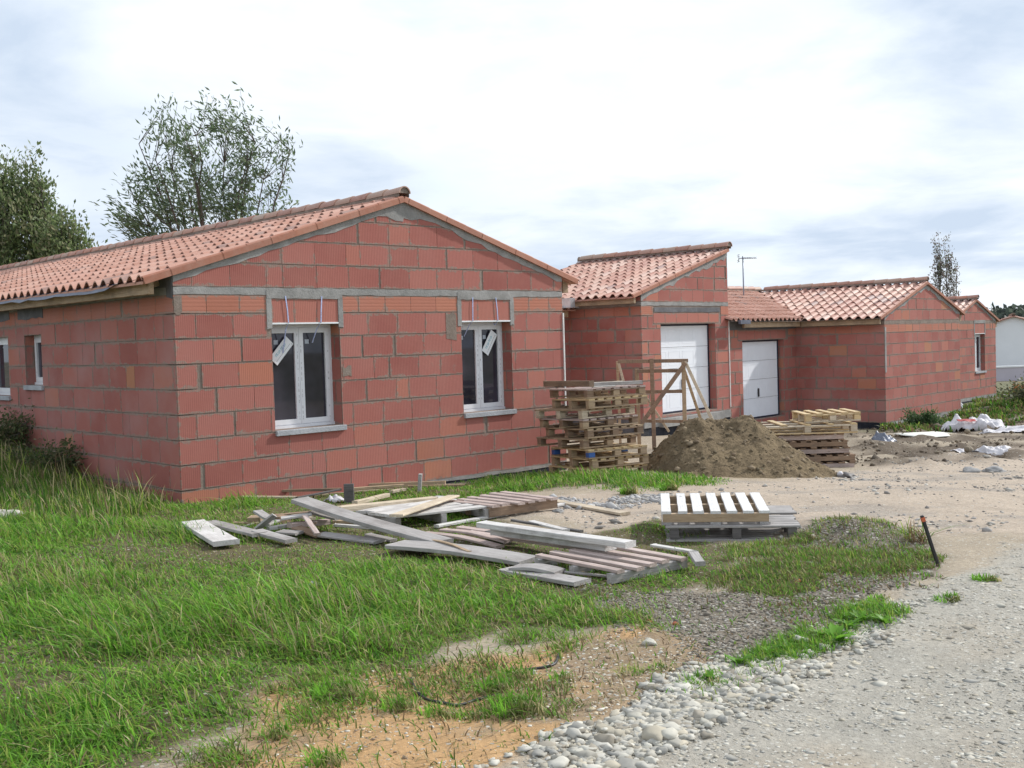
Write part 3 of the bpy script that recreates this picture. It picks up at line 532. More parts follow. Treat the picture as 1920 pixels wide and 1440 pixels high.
def tiles(parent,name,O,e,u,length,run,z0,slope,mat,keep=None,seed=1,pitch=.235,gauge=.345,dark_top=0):
    """O eave corner, e along the eave, u up the slope (horizontal unit vectors)"""
    r=random.Random(seed);V=[];F=[];A=[]
    prof=[]
    npf=10
    for i in range(npf+1):
        t=i/npf
        if t<.64: hh=.062*math.sin(math.pi*t/.64)**.8
        else: hh=-.014*math.sin(math.pi*(t-.64)/.36)
        prof.append((t*pitch,hh))
    nc=int(round(length/pitch));nr=int(math.ceil(run/gauge));cs=math.cos(math.atan(slope))
    prof=prof+[(pitch+.004,.0)]
    for c in range(nc):
        for q in range(nr):
            a=c*pitch;b=q*gauge
            px=O[0]+e[0]*(a+pitch/2)+u[0]*(b+gauge/2);py=O[1]+e[1]*(a+pitch/2)+u[1]*(b+gauge/2)
            if keep and not keep(px,py): continue
            jz=r.uniform(-.004,.006);ja=r.uniform(-.006,.006)
            b1=min(b+gauge+.05,run)
            base=len(V);n=len(prof)
            for (bb,lift,extra) in ((b-.01,.027,-.015),(b-.01,.027,0),(b1,.005,0)):
                for (pa,ph) in prof:
                    aa=a+pa+ja;hz=z0+slope*bb+ph*(1.0 if bb<b1-.1 else .86)+lift+extra+jz
                    V.append((O[0]+e[0]*aa+u[0]*bb,O[1]+e[1]*aa+u[1]*bb,hz))
            for k in range(n-1):
                for rr in (0,1):
                    F.append((base+rr*n+k,base+rr*n+k+1,base+(rr+1)*n+k+1,base+(rr+1)*n+k))
            val=r.uniform(0,.90)
            if r.random()<.03: val=.97
            if dark_top and q>=nr-1: val=r.uniform(.93,1)
            A+= [val]*(2*(n-1))
    # deck under the tiles
    d0=len(V)
    if not keep:
        P=[(0,-.0),(length,-.0),(length,run),(0,run)]
        for dz in (.0,-.03):
            for a,b in P: V.append((O[0]+e[0]*a+u[0]*b,O[1]+e[1]*a+u[1]*b,z0+slope*b+dz))
        for f in ((0,1,2,3),(7,6,5,4),(0,4,5,1),(1,5,6,2),(2,6,7,3),(3,7,4,0)): F.append(tuple(d0+i for i in f));A.append(.3)
    me=bpy.data.meshes.new(name);me.from_pydata(V,[],F);me.materials.append(M[mat])
    at=me.attributes.new('rnd','FLOAT','FACE');at.data.foreach_set('value',A)
    sm=[True]*len(F);me.polygons.foreach_set('use_smooth',sm)
    me.update();o=bpy.data.objects.new(name,me);col.objects.link(o);o.parent=parent
    import bmesh
    # keep the lip edge crisp
    try:
        me.set_sharp_from_angle(angle=R(35))
    except Exception: pass
    return o
def barrel(mb,p,q,r0,r1,up,a,n=8,mat=0,arc=(0,math.pi)):
    """half-round tile from p to q"""
    p=Vector(p);q=Vector(q);d=(q-p).normalized();sd=d.cross(Vector(up)).normalized();w=sd.cross(d)
    def ring(c,r): return [c+(sd*math.cos(t)+w*math.sin(t))*r for t in [arc[0]+(arc[1]-arc[0])*k/n for k in range(n+1)]]
    A=ring(p,r0);B=ring(q,r1);Ai=ring(p,r0-.016)
    for k in range(n):
        mb.face([A[k],B[k],B[k+1],A[k+1]],mat,a,smooth=True)
        mb.face([A[k],A[k+1],Ai[k+1],Ai[k]],mat,a)
def ridge(parent,p,q,z,r=.098,seg=.38,seed=3):
    rr=random.Random(seed);mb=MB();p=Vector((p[0],p[1],z));q=Vector((q[0],q[1],z));Ln=(q-p).length;d=(q-p)/Ln;n=int(Ln/seg)
    for i in range(n):
        a=p+d*(i*seg-.02);b=p+d*((i+1)*seg+.03);dz=rr.uniform(-.005,.005)
        barrel(mb,a+Vector((0,0,dz)),b+Vector((0,0,dz-.006)),r,r-.014,(0,0,1),(rr.random(),0,1,1),10)
    # mortar bedding under the ridge and a closed end
    sd=Vector((-d.y,d.x,0))
    for s in (-1,1):
        a=p+sd*s*.085;b=q+sd*s*.085
        mb.face([a,b,b-Vector((0,0,.05)),a-Vector((0,0,.05))],1)
    pts=[p+(sd*math.cos(t)+Vector((0,0,1))*math.sin(t))*(r-.012) for t in np.linspace(0,math.pi,9)]
    mb.face(pts,1);pts=[q+(sd*math.cos(t)+Vector((0,0,1))*math.sin(t))*(r-.03) for t in np.linspace(math.pi,0,9)];mb.face(pts,1)
    return mb.build('ridge_tiles',['ridge','mortar'],parent)
def verge(parent,p,q,face,seg=.345,seed=5,h=.052):
    """p low end, q high end (3D points of tile bed); face = outward 2D unit"""
    rr=random.Random(seed);mb=MB();p=Vector(p);q=Vector(q);Ln=(q-p).length;d=(q-p)/Ln;n=int(math.ceil(Ln/seg));f=Vector((face[0],face[1],0))
    up=f.cross(d);up=up if up.z>0 else -up
    for i in range(n):
        a=p+d*(i*seg);b=p+d*min((i+1)*seg+.02,Ln);v=rr.random()
        barrel(mb,a+up*.032-f*.0,b+up*.032-f*.0,.028,.024,up,(v,0,1,1),6)
        # flat flange down the gable face, slightly lapped
        o=.004*(i%2)
        P=[a+f*(.03+o),b+f*(.03+o),b+f*(.03+o)+up*.038,a+f*(.03+o)+up*.038]
        Q=[x-f*.018 for x in P];lo=up*(-h+.02)
        P[0]=a+f*(.03+o)+lo;P[1]=b+f*(.03+o)+lo;Q[0]=P[0]-f*.018;Q[1]=P[1]-f*.018
        mb.face(P,0,(v,0,1,1));mb.face(Q[::-1],0,(v,0,1,1));mb.face([P[0],Q[0],Q[1],P[1]],0,(v,0,1,1));mb.face([P[3],P[2],Q[2],Q[3]],0,(v,0,1,1));mb.face([P[0],P[3],Q[3],Q[0]],0,(v,0,1,1))
    return mb.build('verge_tiles','verge',parent)
def garage_door(parent,o,d,n,u0,u1,z0,z1,setb,handle=True):
    W=Wall(o,d,n);k=-setb
    W.rect(u0,u1,z1,z1+.035,k-.04,k+.012,0);W.rect(u1,u1+.05,z0-.02,z1+.035,k-.04,k+.012,0);W.rect(u0-.02,u0,z0-.02,z1+.035,k-.04,k+.012,0);W.rect(u0,u1,z0-.035,z0,k-.04,k+.006,0)
    fr=W.mb.build('door_seal','seal',parent)
    D=Wall(o,d,n);np_=4;h=(z1-z0)/np_
    for i in range(np_):
        a=z0+i*h;D.rect(u0,u1,a+.004,a+h-.004,k-.04,k-.004,0)
        D.rect(u0,u1,a+h-.03,a+h-.004,k-.004,k-.0005,0)
        nc=4;w=(u1-u0)/nc
        for j in range(nc):
            x0=u0+j*w+.05;x1=u0+(j+1)*w-.05;y0=a+.08;y1=a+h-.09
            for (aa,bb,cc,dd) in ((x0,x1,y0,y0+.014),(x0,x1,y1-.014,y1),(x0,x0+.014,y0+.014,y1-.014),(x1-.014,x1,y0+.014,y1-.014)):
                D.rect(aa,bb,cc,dd,k-.004,k-.001,0)
    do=D.mb.build('garage_door','door',parent)
    if handle:
        H=Wall(o,d,n);c=(u0+u1)/2;H.rect(c-.03,c+.03,z0+.52,z0+.74,k+.003,k+.03,0);H.mb.build('handle','black',do,bevel=.008)
    return do
def beam(parent,name,p,q,w,h,mat,bevel=.004):
    """timber from p to q (3D of the bottom centre line) in parent space"""
    p=Vector(p);q=Vector(q);Ln=(q-p).length;mb=MB();mb.box((0,-w/2,0),(Ln,w/2,h));d=(q-p)/Ln
    o=mb.build(name,mat,parent,bevel=bevel);yaw=math.atan2(d.y,d.x);pit=math.asin(max(-1,min(1,d.z)))
    o.location=p;o.rotation_euler=(0,-pit,yaw);return o
def edgestrip(parent,x,y,z0,z1,name='corner_bead'):
    mb=MB();mb.box((x-.012,y-.012,z0),(x+.012,y+.012,z1));return mb.build(name,'string',parent)
TH=.7668;TH2=.834
# ======== main house
MAIN=empty('unfinished_house',(-3.816,12.42,0),TH,'nearest red brick bungalow at left, its gable wall with two white windows','house','brick bungalows under construction')
Wd=6.42;AX=3.35;SL=.31;ZA=3.63
tops=[(ZA-SL*AX,SL),(ZA+SL*AX,-SL)]
ZB=-.198
ops=[(1.26,2.26,.69,1.985),(4.33,5.31,.69,1.98)]
ex=[(1.2,2.32,1.93,2.345),(4.27,5.37,1.93,2.345)]
W,mats,clipt=make_wall(MAIN,(0,0),(1,0),(0,-1),Wd,ZB,tops,ops,seed=11,extra=ex)
for q,nb in ((ops[0],3),(ops[1],3)): lintel(W,q[0],q[1],2.40,q[3],blocks=nb)
# blocks either side of the sills, slanted cement under the verge
def gtop(u): return min(a+b*u for a,b in tops)
uu=sorted(list(np.arange(0,Wd,.14))+[AX,Wd])
rr=random.Random(4);jl={u:rr.uniform(.06,.13) for u in uu}
W.strip(uu,lambda u:gtop(u),lambda u:gtop(u)-.05-jl[u]*.7-(.16 if abs(u-AX)<.35 else 0)*(1-abs(u-AX)/.35),.013,2,0,.012,9)
W.strip(list(np.linspace(0,Wd,30)),lambda u:ZB+.005,lambda u:ZB-.045,.012,2,.006,.01,12)
W.rect(0,Wd,-1.1,ZB-.045,-.19,.004,4)
# smears of cement left beside the openings
for (a,b,c,dd) in ((2.28,2.42,1.30,1.42),(0.0,.10,2.13,2.33),(4.05,4.24,1.75,2.1)): W.strip(list(np.linspace(a,b,4)),lambda u:dd,lambda u:c,.0105,0,.03,.03,int(a*100)+3)
W.mb.build('gable_wall',mats,MAIN)
# left side wall (x=0 plane, normal -x, u runs back)
sops=[(3.94,4.56,1.275,1.985),(5.22,6.1,1.11,1.98),(7.6,8.6,.69,1.98)]
W,mats,clipt=make_wall(MAIN,(0,0),(0,1),(-1,0),18,ZB,[(2.60,0)],sops,seed=23,brickmat='brick2',wide=.05,kindoff=True)
for q in sops:
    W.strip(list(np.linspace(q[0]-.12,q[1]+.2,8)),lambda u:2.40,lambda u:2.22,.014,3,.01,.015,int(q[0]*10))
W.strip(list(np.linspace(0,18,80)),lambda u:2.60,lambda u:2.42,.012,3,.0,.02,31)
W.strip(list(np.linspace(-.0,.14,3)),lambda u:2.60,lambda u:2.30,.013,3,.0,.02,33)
W.rect(0,18,-1.1,ZB,-.19,.004,4)
W.mb.build('side_wall',mats,MAIN)
W,mats,clipt=make_wall(MAIN,(Wd,0),(0,1),(1,0),18,ZB,[(2.68,0)],(),seed=24);W.rect(0,18,-1.1,ZB,-.19,.004,4);W.mb.build('side_wall',mats,MAIN)
W,mats,clipt=make_wall(MAIN,(0,18),(1,0),(0,1),Wd,ZB,tops,(),seed=25);W.rect(0,Wd,-1.1,ZB,-.19,.004,4);W.mb.build('gable_wall',mats,MAIN)
window(MAIN,(0,0),(1,0),(0,-1),1.26,2.26,.69,1.985,tagpos=(1.50,1.66,R(47),.36,.145),straps=((1.46,2.33,1.62,.05),(1.99,2.33,1.75,-.04)),label='left gable window with tilted tag on its left sash')
window(MAIN,(0,0),(1,0),(0,-1),4.33,5.31,.69,1.98,tagpos=(5.03,1.68,R(57),.36,.145),straps=((4.55,2.33,1.78,-.02),(5.0,2.33,2.1,.05)),label='right gable window with tilted tag on its right sash')
window(MAIN,(0,0),(0,1),(-1,0),3.94,4.56,1.275,1.985,setb=.13,sashes=1,stick=False,sillext=(.03,.03))
window(MAIN,(0,0),(0,1),(-1,0),5.22,6.1,1.11,1.98,setb=.10,sashes=1,stick=False,sillext=(.03,.03))
window(MAIN,(0,0),(0,1),(-1,0),7.6,8.6,.69,1.98,setb=.1,sashes=2,stick=False,sillext=(.03,.03))
ov=.36
tiles(MAIN,'roof_tiles',(-ov,-.02),(0,1),(1,0),18.3,AX+ov,ZA-SL*(AX+ov)+.0,SL,'tile',seed=1)
tiles(MAIN,'roof_tiles',(Wd+.32,18.28),(0,-1),(-1,0),18.3,Wd+.32-AX,ZA-SL*(Wd+.32-AX),SL,'tile',seed=2)
ridge(MAIN,(AX,-.055),(AX,18.3),ZA+.085,seed=3)
verge(MAIN,(-ov,-.03,ZA-SL*(AX+ov)),(AX,-.03,ZA),(0,-1),seed=4)
verge(MAIN,(Wd+.32,-.03,ZA-SL*(Wd+.32-AX)),(AX,-.03,ZA),(0,-1),seed=5)
beam(MAIN,'eave_beam',(-.22,.08,2.345),(-.22,18,2.345),.07,.15,'w_tan')
beam(MAIN,'eave_beam',(-.19,.34,2.40),(-.0,.34,2.46),.08,.12,'w_tan')
beam(MAIN,'eave_beam',(Wd+.2,.1,2.42),(Wd+.2,18,2.42),.12,.2,'w_tan')
mb=MB();r_=random.Random(8);ys=list(np.arange(.62,18,.3));pr=[]
for i,y in enumerate(ys): pr.append((y,-.385+r_.uniform(-.008,.008),2.425-.0+r_.uniform(-.018,.012)+(.05 if i==0 else 0)))
for a,b in zip(pr[:-1],pr[1:]):
    mb.face([(-.33,a[0],2.50),(-.33,b[0],2.50),(b[1],b[0],b[2]),(a[1],a[0],a[2])])
    mb.face([(-.325,a[0],2.50),(a[1]+.004,a[0],a[2]),(b[1]+.004,b[0],b[2]),(-.325,b[0],2.50)])
mb.build('roof_membrane','membrane',MAIN)
edgestrip(MAIN,Wd+.004,-.012,.35,2.1)
# ======== first garage (high mono-pitch roof)
G1=empty('unfinished_house',(2.889,24.1,0),TH2,'tall narrow brick garage block with mono pitch roof and large white door','house','brick bungalows under construction')
L1=3.66;Z1=2.67;S1=.291
zb1=-.16
op=[(.74,3.05,-.1,1.965)]
W,mats,clipt=make_wall(G1,(0,0),(1,0),(0,-1),L1,zb1,[(Z1,S1)],op,seed=41,extra=[(.44,3.32,1.96,2.36)],wide=.3,bw=.46,halfrow=(8,))
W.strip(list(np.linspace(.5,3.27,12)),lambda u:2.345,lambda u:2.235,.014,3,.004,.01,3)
w=.46
for i in range(6): 
    a=.47+i*w;W.poly([(a,1.985),(a+w-.008,1.985),(a+w-.008,2.22),(a,2.22)],.006,1,(.86+.01*i,0,w,.235),thick=.01,ctr=(a+w/2,2.1))
us=sorted(list(np.arange(0,L1,.16))+[L1]);jl={u:random.Random(int(u*100)).uniform(.07,.16) for u in us}
W.strip(us,lambda u:Z1+S1*u,lambda u:Z1+S1*u-.05-jl[u],.013,2,0,.02,5)
W.rect(0,L1,-.34,zb1,-.19,.02,2);W.rect(0,L1,-1.2,-.34,-.19,.0,4);W.rect(.6,3.2,-.36,-.17,0,.12,2)
W.mb.build('front_wall',mats,G1)
garage_door(G1,(0,0),(1,0),(0,-1),.70,3.0,-.06,1.925,.19)
W,mats,clipt=make_wall(G1,(0,0),(0,1),(-1,0),2.05,zb1,[(2.62,0)],(),seed=43,brickmat='brick2',bw=.46);W.rect(0,2.05,-1.2,zb1,-.19,.006,3);W.mb.build('side_wall',mats,G1)
W,mats,clipt=make_wall(G1,(-3.4,2.05),(1,0),(0,-1),3.39,zb1,[(2.42,0)],(),seed=44,brickmat='brick2');W.rect(0,3.4,-1.2,zb1,-.19,.006,3);W.mb.build('link_wall',mats,G1)
W,mats,clipt=make_wall(G1,(L1,0),(0,1),(1,0),4.5,zb1,[(Z1+S1*L1,0)],(),seed=45);W.rect(0,4.5,-1.2,zb1,-.19,.006,3);W.mb.build('side_wall',mats,G1)
W,mats,clipt=make_wall(G1,(0,4.5),(1,0),(0,1),L1,zb1,[(Z1,S1)],(),seed=46);W.rect(0,L1,-1.2,zb1,-.19,.006,3);W.mb.build('rear_wall',mats,G1)
tiles(G1,'roof_tiles',(-.34,-.04),(0,1),(1,0),4.6,L1+.36,Z1-S1*.34,S1,'tile2',seed=7,dark_top=1)
tiles(G1,'link_roof_tiles',(-3.4,1.75),(1,0),(0,1),3.3,2.8,2.36,.29,'tile2',seed=8)
ridge(G1,(L1+.0,-.08),(L1+.0,4.6),Z1+S1*L1+.10,r=.12,seed=9)
verge(G1,(-.34,-.03,Z1-S1*.34),(L1+.03,-.03,Z1+S1*(L1+.03)),(0,-1),seed=10,h=.05)
beam(G1,'eave_beam',(-.22,.0,2.43),(-.22,2.2,2.43),.08,.17,'w_tan')
beam(G1,'eave_beam',(-3.4,1.85,2.2),(-.3,1.85,2.2),.07,.15,'w_tan')
edgestrip(G1,L1+.004,-.012,-.1,2.02)
mb=MB();mb.box((-.62,1.45,2.40),(-.38,1.9,2.42));mb.box((-.60,1.5,2.42),(-.44,1.85,2.62));mb.build('flashing','zinc',G1)
# ======== second house: garage wing + gabled wing (local frame at F)
F2=empty('unfinished_house',(9.587,28.0,0),TH2,'low L shaped brick bungalow with a garage door and windowless gable','house','brick bungalows under construction')
ZF=-.715;LF=5.24;AF=2.75;SF=.31;ZFA=2.93
topsF=[(ZFA-SF*AF,SF),(ZFA+SF*AF,-SF)]
W,mats,clipt=make_wall(F2,(0,0),(1,0),(0,-1),LF,ZF,topsF,(),seed=51,wide=.12,bw=.5,beltmat=0)
us=sorted(list(np.arange(0,LF,.16))+[AF,LF]);jl={u:random.Random(int(u*100)).uniform(.05,.12) for u in us}
def gt(u): return min(a+b*u for a,b in topsF)
W.strip(us,lambda u:gt(u),lambda u:gt(u)-.05-jl[u],.013,2,0,.015,5)
W.rect(0,LF,ZF-.12,ZF,-.19,.012,2);W.rect(0,1.0,ZF-.6,ZF-.12,-.19,.011,2);W.rect(1.0,LF,ZF-.6,ZF-.12,-.19,.009,3)
W.strip([0,.03,.09],lambda u:1.75,lambda u:.6,.012,2,0,.03,6)
W.mb.build('gable_wall',mats,F2)
W,mats,clipt=make_wall(F2,(0,0),(0,1),(-1,0),2.48,ZF,[(2.07,0)],(),seed=52,brickmat='brick2',bw=.5,beltmat=0);W.rect(0,2.48,ZF-.6,ZF,-.19,.006,4);W.mb.build('side_wall',mats,F2)
op=[(.72,2.84,-.50,1.515)]   # u measured from x=-3.6 to 0
U0=-3.62
op=[(U0*-1-2.85,U0*-1-.70,-.52,1.515)]
W,mats,clipt=make_wall(F2,(U0,2.48),(1,0),(0,-1),3.61,ZF,[(2.07,0)],op,seed=53,bw=.4,wide=.35,brickmat='brick',extra=[(op[0][0]-.22,op[0][1]+.25,1.51,1.85)])
w=.41
for i in range(6):
    a=op[0][0]-.2+i*w;W.poly([(a,1.535),(a+w-.008,1.535),(a+w-.008,1.78),(a,1.78)],.006,1,(.86+.01*(i%3),0,w,.24),thick=.01,ctr=(a+w/2,1.65))
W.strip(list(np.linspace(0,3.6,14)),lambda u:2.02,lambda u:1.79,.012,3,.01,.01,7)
W.rect(0,3.61,ZF-.6,ZF,-.19,.02,3)
W.mb.build('garage_wall',mats,F2)
garage_door(F2,(U0,2.48),(1,0),(0,-1),op[0][0]-.03,op[0][1]-.09,-.48,1.475,.15)
W,mats,clipt=make_wall(F2,(LF,0),(0,1),(1,0),8,ZF,[(2.14,0)],(),seed=54);W.rect(0,8,ZF-.6,ZF,-.19,.006,3);W.mb.build('side_wall',mats,F2)
W,mats,clipt=make_wall(F2,(U0,7.7),(1,0),(0,1),3.62+LF,ZF,[(2.0,0)],(),seed=55);W.rect(0,3.62+LF,ZF-.6,ZF,-.19,.006,3);W.mb.build('rear_wall',mats,F2)
kp=lambda x,y: x>y-2.48+.02
kg=lambda x,y: x<y-2.48+.10
tiles(F2,'roof_tiles',(-.34,-.05),(0,1),(1,0),5.4,AF+.34,ZFA-SF*(AF+.34),SF,'tile2',keep=kp,seed=12,dark_top=1,pitch=.25,gauge=.33)
tiles(F2,'garage_roof_tiles',(-3.9,2.14),(1,0),(0,1),6.4,2.98,ZFA-SF*2.98,SF,'tile',keep=kg,seed=13,pitch=.235)
tiles(F2,'roof_tiles',(LF+.3,7.7),(0,-1),(-1,0),7.75,LF+.3-AF,ZFA-SF*(LF+.3-AF),SF,'tile2',seed=14)
tiles(F2,'roof_tiles',(AF,8.0),(-1,0),(0,-1),6.6,2.88,ZFA-SF*2.88,SF,'tile2',seed=15)
# closed decks below the two front slopes
mb=MB();za=ZFA-.004
mb.face([(-.34,-.05,za-SF*(AF+.34)),(AF,-.05,za),(AF,5.23,za),(-.34,2.14,za-SF*(AF+.34))]);mb.face([(-.34,2.14,za-SF*(AF+.34)),(AF,5.23,za),(-3.9,5.12,za),(-3.9,2.14,za-SF*2.98)])
mb.build('roof_deck','mortar',F2)
ridge(F2,(AF,-.055),(AF,5.2),ZFA+.085,seed=16);ridge(F2,(AF,5.13),(-3.7,5.13),ZFA+.085,seed=17)
verge(F2,(-.34,-.04,ZFA-SF*(AF+.34)),(AF,-.04,ZFA),(0,-1),seed=18,h=.05);verge(F2,(LF+.3,-.04,ZFA-SF*(LF+.3-AF)),(AF,-.04,ZFA),(0,-1),seed=19,h=.05)
beam(F2,'eave_beam',(-.2,0.02,1.83),(-.2,2.2,1.83),.08,.17,'w_tan');beam(F2,'eave_beam',(-.2,2.26,1.84),(-3.15,2.26,1.84),.07,.14,'w_tan')
beam(F2,'eave_beam',(LF+.16,0.02,1.86),(LF+.16,7,1.86),.12,.2,'w_tan')
mb=MB();mb.box((-3.62,2.05,1.93),(-3.14,2.12,2.03));mb.build('roof_membrane','membrane',F2)
# ======== third gable behind
H3=empty('unfinished_house',(15.11,36.7,0),TH2,'furthest brick house, its gable with one narrow white window','house','brick bungalows under construction')
zh=-.74;apx=1.45;tl=-.6;tr=3.46;SH=.32;ZHA=2.60
topsH=[(ZHA-SH*(apx-tl),SH),(ZHA+SH*(apx-tl),-SH)]
op=[(1.345-tl,2.345-tl,.13,1.43)]
W,mats,clipt=make_wall(H3,(tl,0),(1,0),(0,-1),tr-tl,zh,topsH,op,seed=61,bw=.48,beltmat=0,extra=[(op[0][0]-.04,op[0][1]+.04,1.42,1.83)])
lintel(W,op[0][0],op[0][1],1.90,1.43)
us=sorted(list(np.arange(0,tr-tl,.2))+[apx-tl,tr-tl])
W.strip(us,lambda u:min(a+b*u for a,b in topsH),lambda u:min(a+b*u for a,b in topsH)-.12,.013,2,0,.02,5)
W.rect(0,tr-tl,zh-.1,zh,-.19,.012,2);W.rect(0,tr-tl,zh-.6,zh-.1,-.19,.009,4)
W.mb.build('gable_wall',mats,H3)
window(H3,(tl,0),(1,0),(0,-1),op[0][0],op[0][1],.13,1.43,setb=.15,sillext=(0,.05))
W,mats,clipt=make_wall(H3,(tr,0),(0,1),(1,0),7,zh,[(1.93,0)],(),seed=62);W.rect(0,7,zh-.6,zh,-.19,.006,4);W.mb.build('side_wall',mats,H3)
W,mats,clipt=make_wall(H3,(tl,7),(1,0),(0,1),tr-tl,zh,topsH,(),seed=63);W.rect(0,tr-tl,zh-.6,zh,-.19,.006,4);W.mb.build('gable_wall',mats,H3)
W,mats,clipt=make_wall(H3,(tl,0),(0,1),(-1,0),7,zh,[(1.93,0)],(),seed=64);W.rect(0,7,zh-.6,zh,-.19,.006,4);W.mb.build('side_wall',mats,H3)
tiles(H3,'roof_tiles',(tl-.3,-.05),(0,1),(1,0),7.1,apx-tl+.3,ZHA-SH*(apx-tl+.3),SH,'tile2',seed=20,dark_top=1,pitch=.25)
tiles(H3,'roof_tiles',(tr+.3,7.05),(0,-1),(-1,0),7.1,tr+.3-apx,ZHA-SH*(tr+.3-apx),SH,'tile2',seed=21)
ridge(H3,(apx,-.1),(apx,7),ZHA+.085,seed=22)
verge(H3,(tl-.3,-.04,ZHA-SH*(apx-tl+.3)),(apx,-.04,ZHA),(0,-1),seed=23,h=.05);verge(H3,(tr+.3,-.04,ZHA-SH*(tr+.3-apx)),(apx,-.04,ZHA),(0,-1),seed=24,h=.05)
beam(H3,'eave_beam',(tr+.15,.02,1.65),(tr+.15,6.5,1.65),.12,.2,'w_tan')
# ======== white neighbouring house and its boundary wall
NB=empty('white_house',(24.5,62.0,0),-.41,'white rendered house with shallow tiled roof at the right edge behind a low wall','house')
def simple_house(par,Lx,Ly,z0,ze,za,mat):
    mb=MB();ap=Lx/2
    front=[(0,0,z0),(Lx,0,z0),(Lx,0,ze),(ap,0,za),(0,0,ze)];back=[(x,Ly,z) for x,_,z in front]
    mb.face(front);mb.face(back[::-1])
    for i,j in ((0,1),(1,2),(4,0)): mb.face([front[i],back[i],back[j],front[j]])
    mb.build('wall',mat,par);s=(za-ze)/ap
    tiles(par,'roof_tiles',(-.3,-.2),(0,1),(1,0),Ly+.4,ap+.3,ze-.3*s,s,'tile2',seed=31,pitch=.27)
    tiles(par,'roof_tiles',(Lx+.3,Ly+.2),(0,-1),(-1,0),Ly+.4,ap+.3,ze-.3*s,s,'tile2',seed=32,pitch=.27)
    ridge(par,(ap,-.2),(ap,Ly+.2),za+.1,seed=33)
simple_house(NB,7.4,9,-1.2,.98,2.18,'plaster')
mb=MB();mb.box((.25,-.03,-1.0),(1.3,.0,.25));mb.build('door','lavender',NB)
BW=empty('boundary_wall',(20.0,49.0,0),.05,'low pale lavender boundary wall with a white coping in front of the white house','wall')
mb=MB();mb.box((0,0,-1.6),(14,.18,-.20));mb.build('wall_body','lavender',BW)
mb=MB();mb.box((-.03,-.04,-.20),(14.03,.22,-.13));mb.build('coping','paper',BW)
# antenna standing on the hidden garage roof slope
AN=empty('tv_antenna',(0,0,0),0,'thin rooftop television antenna above the ridge right of the tall garage block','antenna')
# ---------------------------------------------------------------- ground
PT=DATA['pts'];PO=DATA['poly']
def sdist(x,y,poly):
    """signed distance, positive inside"""
    P=np.array(poly);n=len(P);d=np.full(x.shape,1e9);ins=np.zeros(x.shape,bool)
    for i in range(n):
        a=P[i];b=P[(i+1)%n];e=b-a;L2=(e*e).sum()
        t=np.clip(((x-a[0])*e[0]+(y-a[1])*e[1])/L2,0,1)
        d=np.minimum(d,np.hypot(x-a[0]-t*e[0],y-a[1]-t*e[1]))
        c=((a[1]>y)!=(b[1]>y));xx=(b[0]-a[0])*(y-a[1])/((b[1]-a[1]) if abs(b[1]-a[1])>1e-12 else 1e-12)+a[0]
        ins^=c&(x<xx)
    return np.where(ins,d,-d)
def sm(v,a,b):
    t=np.clip((v-a)/(b-a),0,1);return t*t*(3-2*t)
def zonemask(x,y,name,soft=.12,nz=.35,seed=0,fr=2.2):
    d=sdist(x,y,PO[name])+(fbm(x*fr,y*fr,seed+5,4)-.5)*nz*np.clip(np.hypot(x,y)/6,.8,4)
    return sm(d,-soft,soft)
def axis(lo,hi,step,far,gr=1.11):
    a=list(np.arange(lo,hi,step));s=step;v=hi
    while v<far: a.append(v);s*=gr;v+=s
    a.append(far);s=step;v=lo-step
    while v>-far: a.insert(0,v);s*=gr;v-=s
    a.insert(0,-far);return np.array(a)
xs=axis(-6,8,.05,420);ys=axis(3.4,14.5,.05,420)
X,Y=np.meshgrid(xs,ys);X=X.ravel();Y=Y.ravel()
def rough(x,y):
    near=np.clip(1-np.hypot(x,y-9)/60,0,1)
    h=(fbm(x*1.1,y*1.1,3,3)-.5)*.07+(fbm(x*5,y*5,9,3)-.5)*.022
    h=h*near
    return h
MUDM=None
def ground_z(x,y):
    z=gz(x,y)+rough(x,y)
    mud=zonemask(x,y,'mud',.5,1.2,3,.6)
    rid=np.abs(fbm(x*.9,y*.9,31,4)-.5)*2
    rid2=np.abs(fbm(x*.8+y*.25,y*2.1,35,4)-.5)*2
    z=z+mud*((.5-rid)*.18+(.4-rid2)*.20+(fbm(x*4,y*4,33,4)-.5)*.16)
    z=z+.13*np.exp(-((x-PT['mound2'][0])**2/.16+(y-PT['mound2'][1])**2/.22))*(.7+.6*fbm(x*6,y*6,41,3))
    z=z+.09*np.exp(-((x-4.6)**2/.9+(y-12.0)**2/.5))+.07*np.exp(-((x-3.6)**2/.5+(y-11.2)**2/.3))
    z=z+.35*np.exp(-((x-PT['dark'][0]-.6)**2/3.0+(y-PT['dark'][1])**2/3.5))*(.6+.8*fbm(x*1.5,y*1.5,43,3))
    rd=zonemask(x,y,'road',.3,.3,7)
    z=z+rd*.015*np.sin((x*.9-y*.35)*2.2)
    return z
Zg=ground_z(X,Y)
def zf(x,y): return float(ground_z(np.array([float(x)]),np.array([float(y)]))[0])
C=np.zeros((len(X),3));PB=np.zeros(len(X))
def lay(m,c,pb):
    global C,PB
    C=C*(1-m[:,None])+np.array(c)*m[:,None];PB=PB*(1-m)+pb*m
lay(np.ones(len(X)),(.14,.14,.075),.1)
big=fbm(X*.25,Y*.25,77,4)
lay(sm(big,.45,.62),(.22,.19,.13),.2)
lay(sm(26-np.hypot(X-4,Y-10),0,6)*sm(X+6,0,3),(.36,.30,.225),.3)
lay(zonemask(X,Y,'weedback',.6,1.5,2,.5),(.10,.11,.05),.1)
lay(zonemask(X,Y,'yard',.15,.5,11),(.42,.345,.272),.14)
lay(zonemask(X,Y,'gravelsoil',.12,.5,12),(.19,.16,.125),.6)
lay(zonemask(X,Y,'orange',.10,.35,13),(.46,.285,.14),.08)
